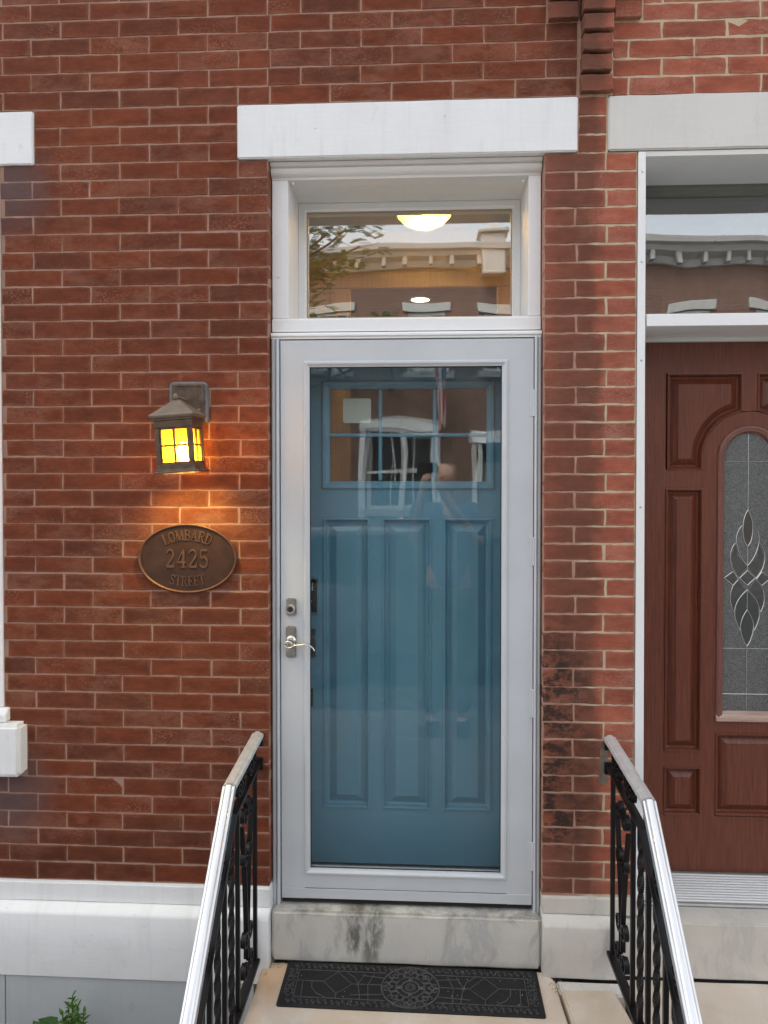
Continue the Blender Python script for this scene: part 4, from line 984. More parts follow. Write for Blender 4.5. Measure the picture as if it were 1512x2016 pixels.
for _ in range(150):
    x = rnd.choice([rnd.uniform(-.56, -.47), rnd.uniform(-.52, .42), rnd.uniform(.43, .50)]); y = -.016 - abs(rnd.gauss(0, .012)) if x < .42 else rnd.uniform(-.12, -.03)
    if x < -.545: y -= .05
    r_ = rnd.uniform(.0012, .004); z = .1295; a = rnd.uniform(0, 6)
    b.add([(x + r_ * math.cos(a + k * 2.1) * rnd.uniform(.5, 1.3), y + r_ * math.sin(a + k * 2.1), z + .0004) for k in range(3)] + [(x, y, z + r_ * .6)], [(0, 1, 3), (1, 2, 3), (2, 0, 3)])
tag(b.obj('grit', 'leaf_litter', stp), kind='stuff')
b = MB()
for _ in range(46):
    x, y, r_ = rnd.uniform(-.47, .39), rnd.uniform(-.225, -.03), rnd.uniform(.0008, .0022)
    b.add([(x + r_, y, .1342), (x - r_ * .6, y + r_, .1342), (x - r_ * .5, y - r_, .1342), (x, y, .1342 + r_)], [(0, 1, 3), (1, 2, 3), (2, 0, 3)])
MATGRIT = b

# ------------------------------------------------------------------ iron railings
def spiral(cy, cz, r0, r1, a0, turns, n=26):
    return [(cy + (r0 + (r1 - r0) * i / n) * math.cos(R(a0) + 2 * math.pi * turns * i / n), cz + (r0 + (r1 - r0) * i / n) * math.sin(R(a0) + 2 * math.pi * turns * i / n)) for i in range(n + 1)]
def railing(X, zt, yb, zb, lab, yw=-.008):
    """Runs out from the wall at x = X; level to yb, then down at about 45 degrees."""
    t = thing('handrail', (X, yw, zb), lab, 'handrail', 'iron handrails either side of the door')
    e = Vector((0, -math.cos(R(46)), -math.sin(R(46))))
    A, Bp = Vector((X, yw - .004, zt + .022)), Vector((X, yb, zt)); C_ = Bp + e * .95
    sec = [(-.0210, -.006), (-.0210, .002), (-.0185, .0065), (-.0135, .0080), (-.0122, .0068), (-.0105, .0100), (-.005, .0135), (.005, .0135), (.0105, .0100), (.0122, .0068), (.0135, .0080), (.0185, .0065), (.0210, .002), (.0210, -.006)]
    sec = [(-a, b_) for a, b_ in sec]
    up = MB(); up.sweep([A, Bp + (A - Bp).normalized() * .004], sec, side=(1, 0, 0)); up.obj('rail_cap', 'worn_aluminium', t, smooth=35)
    lo = MB(); lo.sweep([Bp + (A - Bp).normalized() * .0035, Bp, C_], sec, side=(1, 0, 0)); lo.obj('rail_cap', 'aluminium', t, smooth=35)
    def flat(w, h): return [(-w / 2, -h / 2), (w / 2, -h / 2), (w / 2, h / 2), (-w / 2, h / 2)]
    dn = Vector((0, 0, -.009))
    MB().sweep([A + dn, Bp + dn, C_ + dn], flat(.030, .011), side=(1, 0, 0)).obj('top_bar', 'iron', t)
    # second bar, a hand below the first
    z2 = zt - .105
    bar2 = [Vector((X, yw + .012, z2 + .030)), Vector((X, yb + .045, z2)), Vector((X, yb + .045, z2)) + e * .95]
    MB().sweep(bar2, flat(.026, .010), side=(1, 0, 0)).obj('mid_bar', 'iron', t)
    low = [Vector((X, yw + .012, zb)), Vector((X, yb + .03, zb)), Vector((X, yb + .03, zb)) + e * .62]
    MB().sweep(low, flat(.030, .012), side=(1, 0, 0)).obj('bottom_bar', 'iron', t)
    def zat(path, y):
        for p, q in zip(path, path[1:]):
            if q.y <= y <= p.y: return p.z + (q.z - p.z) * (y - p.y) / (q.y - p.y)
        return path[-1].z
    # wall brackets
    for z in (zt + .002, z2 + .022, zb + .018):
        box('wall_bracket', 'iron', t, X - .017, X + .017, -.012, .004, z - .022, z + .020, .002)
    def baluster(y, tw=False, r_=.0068):
        z0, z1 = zat(low, y) + .004, zat(bar2, y) - .002
        b = MB(); n = 46 if tw else 1; rr = []
        for i in range(n + 1):
            z = z0 + (z1 - z0) * i / n
            a = R(45)
            if tw: a += 2 * math.pi * 2.1 * max(0, min(1, (i / n - .08) / .84))
            k = r_ * 1.414 * (1.0 if not tw else 1.12)
            rr.append([(X + k * math.cos(a + q * math.pi / 2), y + k * math.sin(a + q * math.pi / 2), z) for q in range(4)])
        b.rings(rr, True, True); b.obj('twisted_baluster' if tw else 'baluster', 'iron', t)
    def strap(pts, w=.0165, th_=.0050, name='scroll'):
        P = [(X, y, z) for y, z in pts]
        MB().sweep(P, flat(w, th_), side=(1, 0, 0)).obj(name, 'iron', t)
    baluster(-.060)
    # lyre of two scrolled straps in the landing bay
    yc, zz0, zz1 = -.185, zb + .02, z2
    for sgn in (-1, 1):
        top = spiral(yc + sgn * .040, zz1 - .062, .012, .038, 200 if sgn > 0 else -20, 1.25 * -sgn)
        mid = [(yc + sgn * .050, zz1 - .16), (yc + sgn * .030, zz1 - .27), (yc + sgn * .012, zz0 + .20), (yc + sgn * .010, zz0 + .08)]
        foot = spiral(yc + sgn * .036, zz0 + .060, .034, .011, 180 if sgn > 0 else 0, 1.2 * sgn)
        pts = [(p.x, p.y) for p in smoothpath([(a, c, 0) for a, c in [(yc + sgn * .068, zz1 - .09)] + mid], 5)]
        strap(top); strap(pts); strap(foot)
        c1 = spiral(yc + sgn * .030, zz1 - .215, .010, .033, 90, 1.3 * sgn); strap(c1)
        strap(spiral(yc + sgn * .030, zz0 + .160, .010, .031, -90, -1.2 * sgn))
    # S scrolls between the two upper bars
    def sscroll(y, z, k=1.0):
        strap(spiral(y + .028, z + .018, .010 * k, .031 * k, 180, 1.2)); strap(spiral(y - .030, z - .008, .010 * k, .031 * k, 0, 1.2))
        strap([(p.x, p.y) for p in smoothpath([(y + .048, z + .006, 0), (y + .020, z - .026, 0), (y - .012, z - .030, 0), (y - .050, z + .004, 0)], 4)])
    sscroll(-.115, zt - .036); sscroll(-.265, zt - .042)
    for k in (1, 3):
        p = Vector((X, yb, zt)) + e * (.07 + .115 * k)
        if k < 8: sscroll(p.y + .02, p.z - .052, .85)
    ys = [-.305, -.385, -.462, -.540, -.618, -.696, -.774, -.850]
    for i, y in enumerate(ys): baluster(y, i % 2 == 1)
    # newel at the foot
    yn = -.93
    box('newel', 'iron', t, X - .014, X + .014, yn - .014, yn + .014, GZ, zat([Bp, C_], yn) - .008, .002)
    return t
railing(-.5900, .928, -.405, .160, 'black iron handrail with aluminium cap on the lantern side of the door')
railing(.6540, .938, -.462, .225, 'black iron handrail with aluminium cap beside the brick pier and mahogany door')
b = MB().prism_y([(.618, .800), (.634, .790), (.648, .800), (.652, .93), (.640, .955), (.626, .940), (.622, .880)], -.004, .004).obj('cement_patch', 'patch_cement', nxt, .001, sub=.03, jit=.003)

# ------------------------------------------------------------------ rubber mat
mat_ = thing('doormat', (-.04, -.12, .13), 'black rubber doormat with scroll medallion in front of the marble sill', 'doormat')
ma = R(-.6); mc, ms = math.cos(ma), math.sin(ma)
MX, MY, HW, HD, MZ = -.0405, -.127, .441, .111, .1318
def mt(x, y, z): return (MX + x * mc - y * ms, MY + x * ms + y * mc, z)
def mrect(hw, hd, z, r_=.008):
    out = []
    for sx, sy, a0 in ((1, 1, 0), (-1, 1, 90), (-1, -1, 180), (1, -1, 270)):
        for k in range(4):
            a = R(a0 + 30 * k); out.append(mt(sx * (hw - r_) + r_ * math.cos(a), sy * (hd - r_) + r_ * math.sin(a), z))
    return out
MB().rings([mrect(HW, HD, MZ - .002), mrect(HW, HD, MZ + .002), mrect(HW - .004, HD - .004, MZ + .004), mrect(HW - .012, HD - .010, MZ + .004), mrect(HW - .013, HD - .011, MZ + .0025)], True, True).obj('mat_base', 'rubber', mat_, smooth=40)
def rib(name, pts, w=.0022, h=.0036, m='rubber_raised', dst=None, z=None):
    b = dst or MB(); P = [Vector(p) for p in pts]; rr = []; z = MZ + .0020 if z is None else z
    for i in range(len(P)):
        t_ = P[min(i + 1, len(P) - 1)] - P[max(0, i - 1)]; t_ = t_.normalized() if t_.length > 1e-7 else Vector((1, 0)); n_ = Vector((-t_.y, t_.x)) * w
        a, c = P[i] + n_, P[i] - n_; a2, c2 = P[i] + n_ * .45, P[i] - n_ * .45
        rr.append([mt(a.x, a.y, z), mt(a2.x, a2.y, z + h), mt(c2.x, c2.y, z + h), mt(c.x, c.y, z)])
    b.rings(rr, True, True)
    if not dst: b.obj(name, m, mat_)
def circ(cx, cy, r_, n=40, a0=0, a1=360, sy=1.0): return [(cx + r_ * math.cos(R(a0 + (a1 - a0) * i / n)), cy + sy * r_ * math.sin(R(a0 + (a1 - a0) * i / n))) for i in range(n + 1)]
# border of tight scrollwork
bord = MB(); rr_ = random.Random(3)
def curl(cx, cy, r_, a0, hand):
    rib('', [(cx + r_ * (1 - .07 * i) * math.cos(R(a0) + hand * i * .5), cy + r_ * (1 - .07 * i) * math.sin(R(a0) + hand * i * .5)) for i in range(11)], .0016, .0030 + rr_.uniform(0, .0005), dst=bord)
n = 40
for i in range(n):
    x = -HW + .022 + (2 * HW - .044) * (i + .5) / n
    for sy in (-1, 1):
        yb_ = sy * (HD - .024)
        if abs(x) > .10 or sy < 0 or True:
            curl(x, yb_ + .004, .0075, 90 * (i % 4), 1 if i % 2 else -1); curl(x + .006, yb_ - .0065, .0052, 90 * (i % 3) + 40, -1 if i % 2 else 1)
for i in range(8):
    y = -HD + .045 + (2 * HD - .09) * (i + .5) / 8
    for sx in (-1, 1):
        curl(sx * (HW - .027), y, .0080, 60 * i, 1 if i % 2 else -1); curl(sx * (HW - .040), y + .006, .0055, 60 * i + 90, -1); curl(sx * (HW - .017), y + .008, .0045, 45 * i, 1)
tag(bord.obj('border_scrollwork', 'rubber_raised', mat_), kind='stuff')
tag(MATGRIT.obj('grit', 'cream_stone', mat_), kind='stuff')
# medallion
MR = .098
rib('medallion_ring', circ(0, 0, MR, 56), .0030, .0042)
rib('medallion_ring', circ(0, 0, .030, 32), .0028, .0040)
rib('medallion_ring', circ(0, 0, .016, 24), .0022, .0038)
med = MB()
for k in range(8):
    a = R(45 * k)
    def rp(x, y): return (x * math.cos(a) - y * math.sin(a), x * math.sin(a) + y * math.cos(a))
    zz = MZ + .0020 + .0001 * k
    if k % 2 == 0:
        rib('', [rp(.030, 0), rp(.045, 0)], .0075, .0040, dst=med, z=zz); rib('', [rp(.080, 0), rp(.094, 0)], .0040, .0040, dst=med, z=zz)
    for s_ in (-1, 1):
        rib('', [rp(.046, s_ * .004)] + [rp(.060 + .013 * math.cos(R(t_)), s_ * (.014 + .012 * math.sin(R(t_)))) for t_ in range(230, -120, -25)], .0026, .0036 + .0002 * s_, dst=med, z=zz)
        rib('', [rp(.082 + .007 * math.cos(R(t_)), s_ * (.012 + .008 * math.sin(R(t_)))) for t_ in range(0, 330, 30)], .0024, .0034 + .0001 * s_, dst=med, z=zz)
for k in range(6): rib('', circ(.009 * math.cos(R(60 * k)), .009 * math.sin(R(60 * k)), .003, 8), .0012, .0036, dst=med, z=MZ + .002 + .00005 * k)
med.obj('medallion_scrolls', 'rubber_raised', mat_)
# side fields: border line and geometric ribs
for s_ in (-1, 1):
    f = lambda pts: [(s_ * x, y) for x, y in pts]
    for pts in ([(-.392, .066), (-.392, -.066)], [(-.392, .0665), (-.085, .0665)], [(-.392, -.0675), (-.085, -.0675)],
                [(-.372, .012), (-.366, -.066)], [(-.340, .012), (-.336, -.02), (-.318, -.045), (-.285, -.065)], [(-.392, .012), (-.300, .012), (-.255, .062), (-.200, .004), (-.250, -.045), (-.300, .012)],
                [(-.255, .062), (-.255, .068)], [(-.250, -.045), (-.250, -.066)], [(-.222, .062), (-.190, .034), (-.178, 0), (-.168, -.066)], [(-.158, .060), (-.182, .004), (-.182, -.006)], [(-.128, .060), (-.146, .004), (-.140, -.066)], [(-.200, .004), (-.098, .006)], [(-.170, .050), (-.092, .040)], [(-.200, -.048), (-.092, -.040)]):
        rib('field_rib', f(pts), .0017, .0026 + rnd.uniform(0, .0004))

# ------------------------------------------------------------------ plant low at the left
pl = thing('leafy_plant', (-1.20, -.16, -.30), 'small leafy green plant growing below the white base', 'plant')
def leaf_mesh(L, w):
    vs = [(0, 0, 0), (w * .5, L * .3, .004), (w * .42, L * .6, .002), (0, L, -.006), (-w * .42, L * .6, .002), (-w * .5, L * .3, .004), (0, L * .3, -.003), (0, L * .62, -.004)]
    me = bpy.data.meshes.new('leaf'); me.from_pydata(vs, [], [(0, 1, 6), (0, 6, 5), (1, 2, 7, 6), (5, 6, 7, 4), (2, 3, 7), (4, 7, 3)]); return me
lm = [leaf_mesh(.036, .015), leaf_mesh(.030, .012), leaf_mesh(.044, .018)]; 
for m_ in lm: m_.materials.append(M['leaf'])
bigl = leaf_mesh(.085, .052); bigl.materials.append(M['leaf_dark'])
def put_leaf(me, p, az, tilt, sc=1.0):
    o = bpy.data.objects.new('leaf', me); col.objects.link(o); o.parent = pl; o.matrix_parent_inverse = Matrix.Translation(-parent_loc(pl))
    o.location = p; o.rotation_euler = (tilt, rnd.uniform(-.3, .3), az); o.scale = (sc,) * 3
for (tx, ty, tz) in ((-1.205, -.16, .085), (-1.180, -.17, .055), (-1.225, -.15, .055), (-1.190, -.19, .035), (-1.165, -.16, .025), (-1.212, -.20, .025), (-1.235, -.17, .030), (-1.198, -.17, .065)):
    base = Vector((-1.20 + (tx + 1.2) * .3, -.16, -.31)); top = Vector((tx, ty, tz))
    MB().tube(smoothpath([base, base.lerp(top, .5) + Vector((0, -.01, .01)), top], 4), .0026, 6).obj('stem', 'leaf', pl)
    for k in range(15):
        u = k / 14; p = base.lerp(top, .62 + .38 * u); az = k * 2.4 + tx * 50
        put_leaf(rnd.choice(lm), p, az, rnd.uniform(.0, .5) + (.6 if k > 11 else 0), 1.05 - .35 * u)
for p, az, tl in (((-1.235, -.20, .012), 1.35, .12), ((-1.225, -.22, .0), 2.1, -.05), ((-1.28, -.2, -.03), 1.0, .3)): put_leaf(bigl, p, az, tl)

# ------------------------------------------------------------------ across the street (seen in the glass)
YF = -13.5
simple('far_brick_base', (.20, .07, .05))
t = NT('far_brick'); p = t.pos()
q = t.sep(p); v = t.n('ShaderNodeCombineXYZ', {0: q[0], 1: q[2], 2: 0.0}).outputs[0]
bt = t.n('ShaderNodeTexBrick', {'Vector': v, 'Color1': (.165, .085, .060, 1), 'Color2': (.125, .068, .05, 1), 'Mortar': (.24, .19, .15, 1), 'Scale': 1.0, 'Mortar Size': .004, 'Brick Width': .22, 'Row Height': .065})
t.bsdf(Base_Color=bt.outputs[0], Roughness=.9); M['far_brick'] = t.m
def far_house(x0, x1, label, door_x, wins, upper):
    h = thing('row_house', ((x0 + x1) / 2, YF, GZ), label, 'house', 'brick row houses across the street')
    b = MB()
    # wall with openings: build as a grid of blocks around them
    ops = [(door_x - .5, door_x + .5, GZ, 2.5)] + [(a, c, 1.0, 2.70) for a, c in wins] + [(a, c, 4.08, 5.40) for a, c in upper]
    xs = sorted({x0, x1} | {o_[0] for o_ in ops} | {o_[1] for o_ in ops}); zs = sorted({GZ, 6.5} | {o_[2] for o_ in ops} | {o_[3] for o_ in ops})
    for xa, xb in zip(xs, xs[1:]):
        for za, zb_ in zip(zs, zs[1:]):
            mx_, mz_ = (xa + xb) / 2, (za + zb_) / 2
            if not any(o_[0] < mx_ < o_[1] and o_[2] < mz_ < o_[3] for o_ in ops): b.box(xa, xb, YF - .25, YF, za, zb_)
    b.obj('wall', 'far_brick', h)
    MB().box(x0, x1, YF - 9, YF - .26, 6.3, 6.5).box(x0, x1, YF - 9, YF - 8.8, GZ, 6.3).obj('roof_shell', 'roof_grey', h)
    cn = MB().prism_x(x0, x1, [(YF, 6.42), (YF + .06, 6.44), (YF + .10, 6.58), (YF + .26, 6.66), (YF + .30, 6.76), (YF + .40, 6.80), (YF + .42, 6.92), (YF - .2, 6.92), (YF - .2, 6.42)]).obj('cornice', 'far_trim', h)
    k = int((x1 - x0) / .5)
    for i in range(k):
        x = x0 + (i + .5) * (x1 - x0) / k
        box('bracket', 'far_trim', cn, x - .05, x + .05, YF + .08, YF + .27, 6.46, 6.655, .01)
    for a, c, z0, z1 in [o_ for o_ in ops[1:]]:
        w = box('lintel', 'far_trim', h, a - .12, c + .12, YF - .1, YF + .04, z1, z1 + .2, .01)
        box('window_sill', 'far_trim', h, a - .10, c + .10, YF - .1, YF + .09, z0 - .14, z0, .01)
        f = ring_frame('window_frame', 'white_paint', h, a, c, z0, z1, [(0, YF - .24), (0, YF - .06), (.07, YF - .06), (.07, YF - .24)])
        zm = (z0 + z1) / 2
        box('meeting_rail', 'white_paint', h, a + .07, c - .07, YF - .20, YF - .08, zm - .03, zm + .03, 0)
        for x in (a + (c - a) / 3, c - (c - a) / 3): box('glazing_bar', 'white_paint', h, x - .012, x + .012, YF - .18, YF - .10, z0 + .07, z1 - .07, 0)
        box('pane', 'car_glass', h, a + .06, c - .06, YF - .16, YF - .15, z0 + .06, z1 - .06, 0)
        if z0 < 2:                 # bowed hood above the ground-floor window
            n_ = 14; pts = [(a - .16 + (c - a + .32) * i / n_, z1 + .2 + .16 * math.sin(math.pi * i / n_)) for i in range(n_ + 1)]
            MB().prism_y(pts[::-1] + [(a - .16, z1 + .02), (c + .16, z1 + .02)][::1], YF - .02, YF + .14).obj('window_hood', 'white_paint', h)
            for x in (a - .14, (a + c) / 2 - .06, c + .02): box('window_post', 'white_paint', h, x, x + .12, YF - .1, YF + .08, .5, z1, .01)
    d = box('door', 'green_sash', h, door_x - .46, door_x + .46, YF - .2, YF - .14, GZ + .2, 2.05, .01)
    box('door_surround', 'white_paint', h, door_x - .62, door_x - .5, YF - .1, YF + .05, GZ, 2.5, .01); box('door_surround', 'white_paint', h, door_x + .5, door_x + .62, YF - .1, YF + .05, GZ, 2.5, .01)
    box('door_surround', 'white_paint', h, door_x - .7, door_x + .7, YF - .1, YF + .08, 2.502, 2.74, .01)
    box('transom_pane', 'car_glass', h, door_x - .48, door_x + .48, YF - .2, YF - .18, 2.06, 2.49, 0)
    return h
far_house(-9.2, -3.35, 'far brick row house mirrored at the left of the glass', -4.2, [(-6.9, -5.5)], [(-8.4, -7.5), (-6.6, -5.7), (-4.8, -3.9)])
far_house(-3.34, 2.6, 'far brick row house with the bowed white window hood and flag', 1.75, [(-1.25, .28)], [(-2.5, -1.65), (-.35, .55), (1.35, 2.2)])
far_house(2.61, 8.4, 'far brick row house mirrored in the transom above the mahogany door', 3.5, [(5.0, 6.4)], [(3.2, 4.1), (5.4, 6.3), (7.2, 8.0)])
far_house(8.41, 14.4, 'far brick row house at the right end of the mirrored row', 9.5, [(11.0, 12.4)], [(9.1, 10.0), (11.2, 12.1), (13.2, 14.0)])
far_house(-15.2, -9.21, 'far brick row house at the left end of the mirrored row', -10.5, [(-13.4, -12.0)], [(-14.6, -13.7), (-12.8, -11.9), (-10.9, -10.0)])
fin = thing('parapet_post', (1.55, YF + .1, 6.92), 'white parapet post with finial on the roofline across the street', 'finial')
box('post', 'far_trim', fin, 1.30, 1.80, YF - .12, YF + .36, 6.20, 7.12, .02); box('post_cap', 'far_trim', fin, 1.24, 1.86, YF - .18, YF + .42, 7.121, 7.19, .015)
MB().rings([[(1.55 + s_ * k, YF + .12 + u * k, z) for s_, u in ((-1, -1), (1, -1), (1, 1), (-1, 1))] for k, z in ((.22, 7.191), (.06, 7.36), (.04, 7.37))], True, True).obj('post_roof', 'far_trim', fin)
MB().lathe([(.04, 0), (.075, .05), (.06, .11), (.02, .15), (.01, .20)], (1.55, YF + .12, 7.37), 'z', 14).obj('finial', 'far_trim', fin, smooth=True)

# flag on a slanting pole
fl = thing('flag', (.30, YF, 4.2), 'striped flag hanging from a slanted pole across the street', 'flag')
MB().tube([(.25, YF + .03, 3.86), (.46, YF + 1.0, 4.45)], .016, 8).obj('pole', 'nickel', fl)
t = NT('flag_cloth'); u = t.sep(t.n('ShaderNodeTexCoord').outputs['UV'])
stripe = t.math('GREATER_THAN', t.math('FRACT', t.math('MULTIPLY', u[0], 6.5)), .5)
cl = t.mix(stripe, (.42, .03, .05), (.75, .74, .72)); can = t.math('MULTIPLY', t.math('GREATER_THAN', u[1], .60), t.math('GREATER_THAN', u[0], .46))
star = t.math('LESS_THAN', t.n('ShaderNodeTexVoronoi', {'Vector': t.n('ShaderNodeTexCoord').outputs['UV'], 'Scale': 16.0, 'Randomness': 0.0}).outputs['Distance'], .28)
t.bsdf(Base_Color=t.mix(can, cl, t.mix(star, (.02, .03, .12), (.75, .75, .75))), Roughness=.9); M['flag_cloth'] = t.m
nu, nv = 18, 14; vs = []; fs = []; uv = []
for j in range(nv + 1):
    for i in range(nu + 1):
        a, c = i / nu, j / nv
        vs.append((.27 + .17 * a + .10 * (1 - c) + .05 * math.sin(a * 11 + c * 2), YF + .25 + .70 * a * (.35 + .65 * c) + .07 * math.sin(a * 14), 3.95 + .45 * a - (1 - c) * 1.30 - .1 * a * (1 - c))); uv.append((a, c))
for j in range(nv):
    for i in range(nu): k = j * (nu + 1) + i; fs.append((k, k + 1, k + nu + 2, k + nu + 1))
me = bpy.data.meshes.new('cloth'); me.from_pydata(vs, [], fs); ul = me.uv_layers.new()
for lp in me.loops: ul.data[lp.index].uv = uv[lp.vertex_index]
for pg in me.polygons: pg.use_smooth = True
link('cloth', me, 'flag_cloth', fl)

# street tree across the road
tr = thing('street_tree', (-3.9, -10.7, GZ), 'locust tree on the far pavement mirrored at the top of the transom', 'tree')
b = MB(); rt = random.Random(9); tips = []
def limb(p, d, L, r_, depth):
    pts = [p]; q = p.copy(); dd = d.copy()
    for _ in range(4):
        dd = (dd + Vector((rt.uniform(-.25, .25), rt.uniform(-.25, .25), rt.uniform(-.12, .14)))).normalized(); q = q + dd * L / 4; pts.append(q.copy())
    n = 6 if depth < 2 else 4
    rr = []
    for i, a in enumerate(pts):
        k = r_ * (1 - .55 * i / 4); tdir = (pts[min(i + 1, 4)] - pts[max(0, i - 1)]).normalized(); s1 = tdir.orthogonal().normalized(); s2 = tdir.cross(s1)
        rr.append([a + s1 * k * math.cos(2 * math.pi * j / n) + s2 * k * math.sin(2 * math.pi * j / n) for j in range(n)])
    b.rings(rr, True, True)
    if depth >= 3: tips.extend(pts[1:]); return
    for k in range(3 if depth else 5):
        a = rt.uniform(0, 6.28) if depth else k * 1.256
        nd_ = (dd * .55 + Vector((math.cos(a), math.sin(a), rt.uniform(-.1, .55)))).normalized()
        limb(pts[-1] if k else pts[3], nd_, L * rt.uniform(.55, .8), r_ * .5, depth + 1)
limb(Vector((-3.9, -10.7, GZ)), Vector((0.10, 0.02, 1)), 3.6, .14, 0)
for k, (tx, ty, tz) in enumerate(((-1.9, -10.6, 6.35), (-1.5, -10.9, 6.55), (-1.2, -10.5, 6.1), (-1.7, -10.3, 6.8), (-2.2, -10.8, 5.9))):
    q0 = Vector((-3.65, -10.7, 4.2 + .15 * k)); q1 = Vector((tx, ty, tz))
    b.tube(smoothpath([q0, q0.lerp(q1, .5) + Vector((0, 0, .25)), q1], 4), .022, 6)
    for m_ in range(5):
        c_ = q0.lerp(q1, .62 + .09 * m_); limb(c_, Vector((rt.uniform(-.2, 1), rt.uniform(-1, 1), rt.uniform(-.6, .3))).normalized(), .5, .009, 3)
b.obj('trunk', 'bark', tr)
b = MB()
for p_ in tips:
    for _ in range(4):
        c = p_ + Vector((rt.gauss(0, .16), rt.gauss(0, .16), rt.gauss(0, .12))); az = rt.uniform(0, 6.28); ln_ = rt.uniform(.14, .24)
        d = Vector((math.cos(az), math.sin(az), rt.uniform(-.7, .1))).normalized(); s_ = Vector((-d.y, d.x, 0)).normalized()
        for k in range(5):               # pinnate leaf: pairs of leaflets
            q = c + d * ln_ * (k + .5) / 5
            for sg in (-1, 1):
                e1 = q + s_ * sg * .055 + d * .012; b.add([q - d * .012, e1 - d * .012, e1 + d * .012, q + d * .012], [(0, 1, 2, 3)])
b.obj('crown', 'leaf_dark', tr)

# car parked at the kerb behind the photographer
car = thing('parked_car', (.2, -5.3, GZ - .13), 'grey parked car at the kerb mirrored faintly in the storm door', 'car')
cz0 = GZ - .13
prof_c = [(-2.35, .35), (-2.4, .62), (-2.3, .98), (-1.75, 1.06), (-1.30, 1.56), (1.75, 1.60), (2.15, 1.08), (2.25, 1.0), (2.28, .7), (2.22, .38)]
b = MB(); rr = []
for y, k, kz in ((-.88, .985, .95), (-.84, 1, 1), (.84, 1, 1), (.88, .985, .95)):
    rr.append([(.2 + x * k, -5.3 + (y * (.80 if z > 1.2 else 1.0)), cz0 + .35 + (z - .35) * kz) for x, z in prof_c])
b.rings(rr, True, True).obj('body', 'car_paint', car, smooth=30)
for s_ in (-1, 1):
    for pts in ([(-1.60, 1.08), (-1.22, 1.48), (-.30, 1.50), (-.30, 1.08)], [(-.22, 1.08), (-.22, 1.50), (.80, 1.50), (.80, 1.08)], [(.88, 1.08), (.88, 1.50), (1.66, 1.50), (1.92, 1.10)]):
        MB().add([(.2 + x, -5.3 + s_ * (.895 - .16 * max(0, (z - 1.08) / .42)), cz0 + z) for x, z in pts] + [(.2 + x, -5.3 + s_ * (.885 - .18 * max(0, (z - 1.08) / .42)), cz0 + z) for x, z in pts], [(0, 1, 2, 3), (7, 6, 5, 4), (0, 4, 5, 1), (1, 5, 6, 2), (2, 6, 7, 3), (3, 7, 4, 0)]).obj('side_window', 'car_glass', car)
    for x in (-1.35, 1.35):
        w = MB().lathe([(.20, -.11), (.31, -.11), (.325, -.08), (.325, .08), (.31, .11), (.20, .11)], (.2 + x, -5.3 + s_ * .79, cz0 + .325), 'y', 24).obj('wheel', 'tyre', car, smooth=30)
        MB().lathe([(.20, -.09), (.19, -.115), (.05, -.10), (0, -.10)] if s_ < 0 else [(.20, .09), (.19, .115), (.05, .10), (0, .10)], (.2 + x, -5.3 + s_ * .79, cz0 + .325), 'y', 16).obj('rim', 'chrome', w)
        box('headlight' if x < 0 else 'tail_light', 'pale_digit' if x < 0 else 'plaque_rim', car, *((-2.03, -1.85) if x < 0 else (2.25, 2.40)), -5.3 + s_ * .72 - .12, -5.3 + s_ * .72 + .12, cz0 + .66, cz0 + .78, .02)

# the photographer, seen only as a reflection
pr = thing('person', (.19, -2.95, GZ), 'bald person in a blue shirt taking the picture, mirrored in the storm door', 'person')
def skin_obj(name, verts, edges, radii, m, root=0):
    me = bpy.data.meshes.new(name); me.from_pydata(verts, edges, []); me.update()
    o = link(name, me, m, pr)
    md = o.modifiers.new('skin', 'SKIN')
    if not me.skin_vertices: me.attributes.new
    for i, r_ in enumerate(radii):
        sv = me.skin_vertices[0].data[i]; sv.radius = (r_, r_) if not isinstance(r_, tuple) else r_; sv.use_root = (i == root)
    md2 = o.modifiers.new('sub', 'SUBSURF'); md2.levels = 2; md2.render_levels = 2
    md.use_smooth_shade = True
    return o
px_, py_ = .19, -2.95
V = [(0, 0, 1.02), (0, .01, 1.22), (0, .02, 1.45), (0, 0, 1.63), (0, .01, 1.72), (0, .03, 1.82), (0, .02, 1.895), (0, .012, 1.945),
     (-.20, .0, 1.58), (-.26, .10, 1.36), (-.20, .30, 1.70), (-.165, .335, 1.80), (.20, .0, 1.58), (.24, .10, 1.34), (.02, .30, 1.62), (-.07, .335, 1.78),
     (-.10, 0, .98), (-.11, .02, .55), (-.11, -.02, -.02), (-.12, .12, -.08), (.10, 0, .98), (.11, .02, .55), (.11, -.02, -.02), (.12, .12, -.08),
     (-.13, .345, 1.86), (-.15, .345, 1.865), (-.17, .345, 1.86), (-.185, .345, 1.85), (-.125, .33, 1.80),
     (-.055, .345, 1.85), (-.07, .345, 1.86), (-.09, .345, 1.855), (-.105, .345, 1.845), (-.10, .33, 1.79), (0, .125, 1.815)]
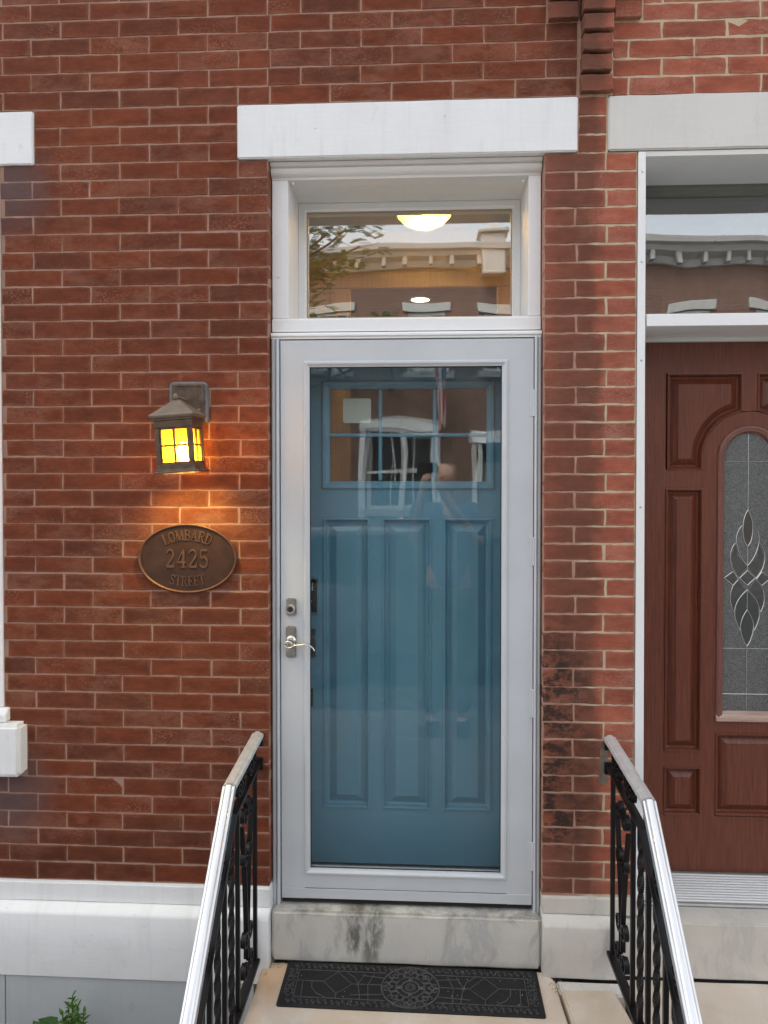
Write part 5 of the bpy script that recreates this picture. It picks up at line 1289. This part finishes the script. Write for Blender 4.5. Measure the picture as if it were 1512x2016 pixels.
E_ = [(0, 1), (1, 2), (2, 3), (3, 4), (4, 5), (5, 6), (6, 7), (2, 8), (8, 9), (9, 10), (10, 11), (2, 12), (12, 13), (13, 14), (14, 15), (0, 16), (16, 17), (17, 18), (18, 19), (0, 20), (20, 21), (21, 22), (22, 23),
      (11, 24), (11, 25), (11, 26), (11, 27), (11, 28), (15, 29), (15, 30), (15, 31), (15, 32), (15, 33), (5, 34)]
RD = [.14, .145, (.17, .12), .062, .066, (.084, .098), (.086, .098), (.062, .07), .065, .046, .034, .032, .065, .046, .034, .032, .095, .06, .042, .04, .095, .06, .042, .04] + [.0095] * 5 + [.0095] * 5 + [.014]
skin_obj('body', [(px_ + x, py_ + y, z) for x, y, z in V], E_, RD, 'skin')
Vs = [(0, 0, .96), (0, .01, 1.22), (0, .02, 1.45), (0, .01, 1.60), (-.20, 0, 1.58), (-.25, .08, 1.40), (.20, 0, 1.58), (.235, .08, 1.38)]
skin_obj('shirt', [(px_ + x, py_ + y, z) for x, y, z in Vs], [(0, 1), (1, 2), (2, 3), (2, 4), (4, 5), (2, 6), (6, 7)], [.172, .168, (.195, .145), .085, .088, .075, .088, .075], 'shirt_blue')
Vt = [(0, 0, 1.0), (-.10, 0, .92), (-.11, .02, .5), (-.11, -.01, .02), (.10, 0, .92), (.11, .02, .5), (.11, -.01, .02)]
skin_obj('trousers', [(px_ + x, py_ + y, z) for x, y, z in Vt], [(0, 1), (1, 2), (2, 3), (0, 4), (4, 5), (5, 6)], [.15, .115, .085, .075, .115, .085, .075], 'trousers')
for sx in (-1, 1):
    skin_obj('shoe', [(px_ + sx * .11, py_ - .05, -.055), (px_ + sx * .115, py_ + .06, -.07), (px_ + sx * .122, py_ + .17, -.08)], [(0, 1), (1, 2)], [.062, .060, .050], 'phone_black')
tag(box('phone', 'phone_black', None, -.042, .115, -2.638, -2.629, 1.865, 1.942, .004, seg=2), 'black phone held up in both hands, mirrored in the storm door', 'phone')
print('bricks', bh.n, bn.n)
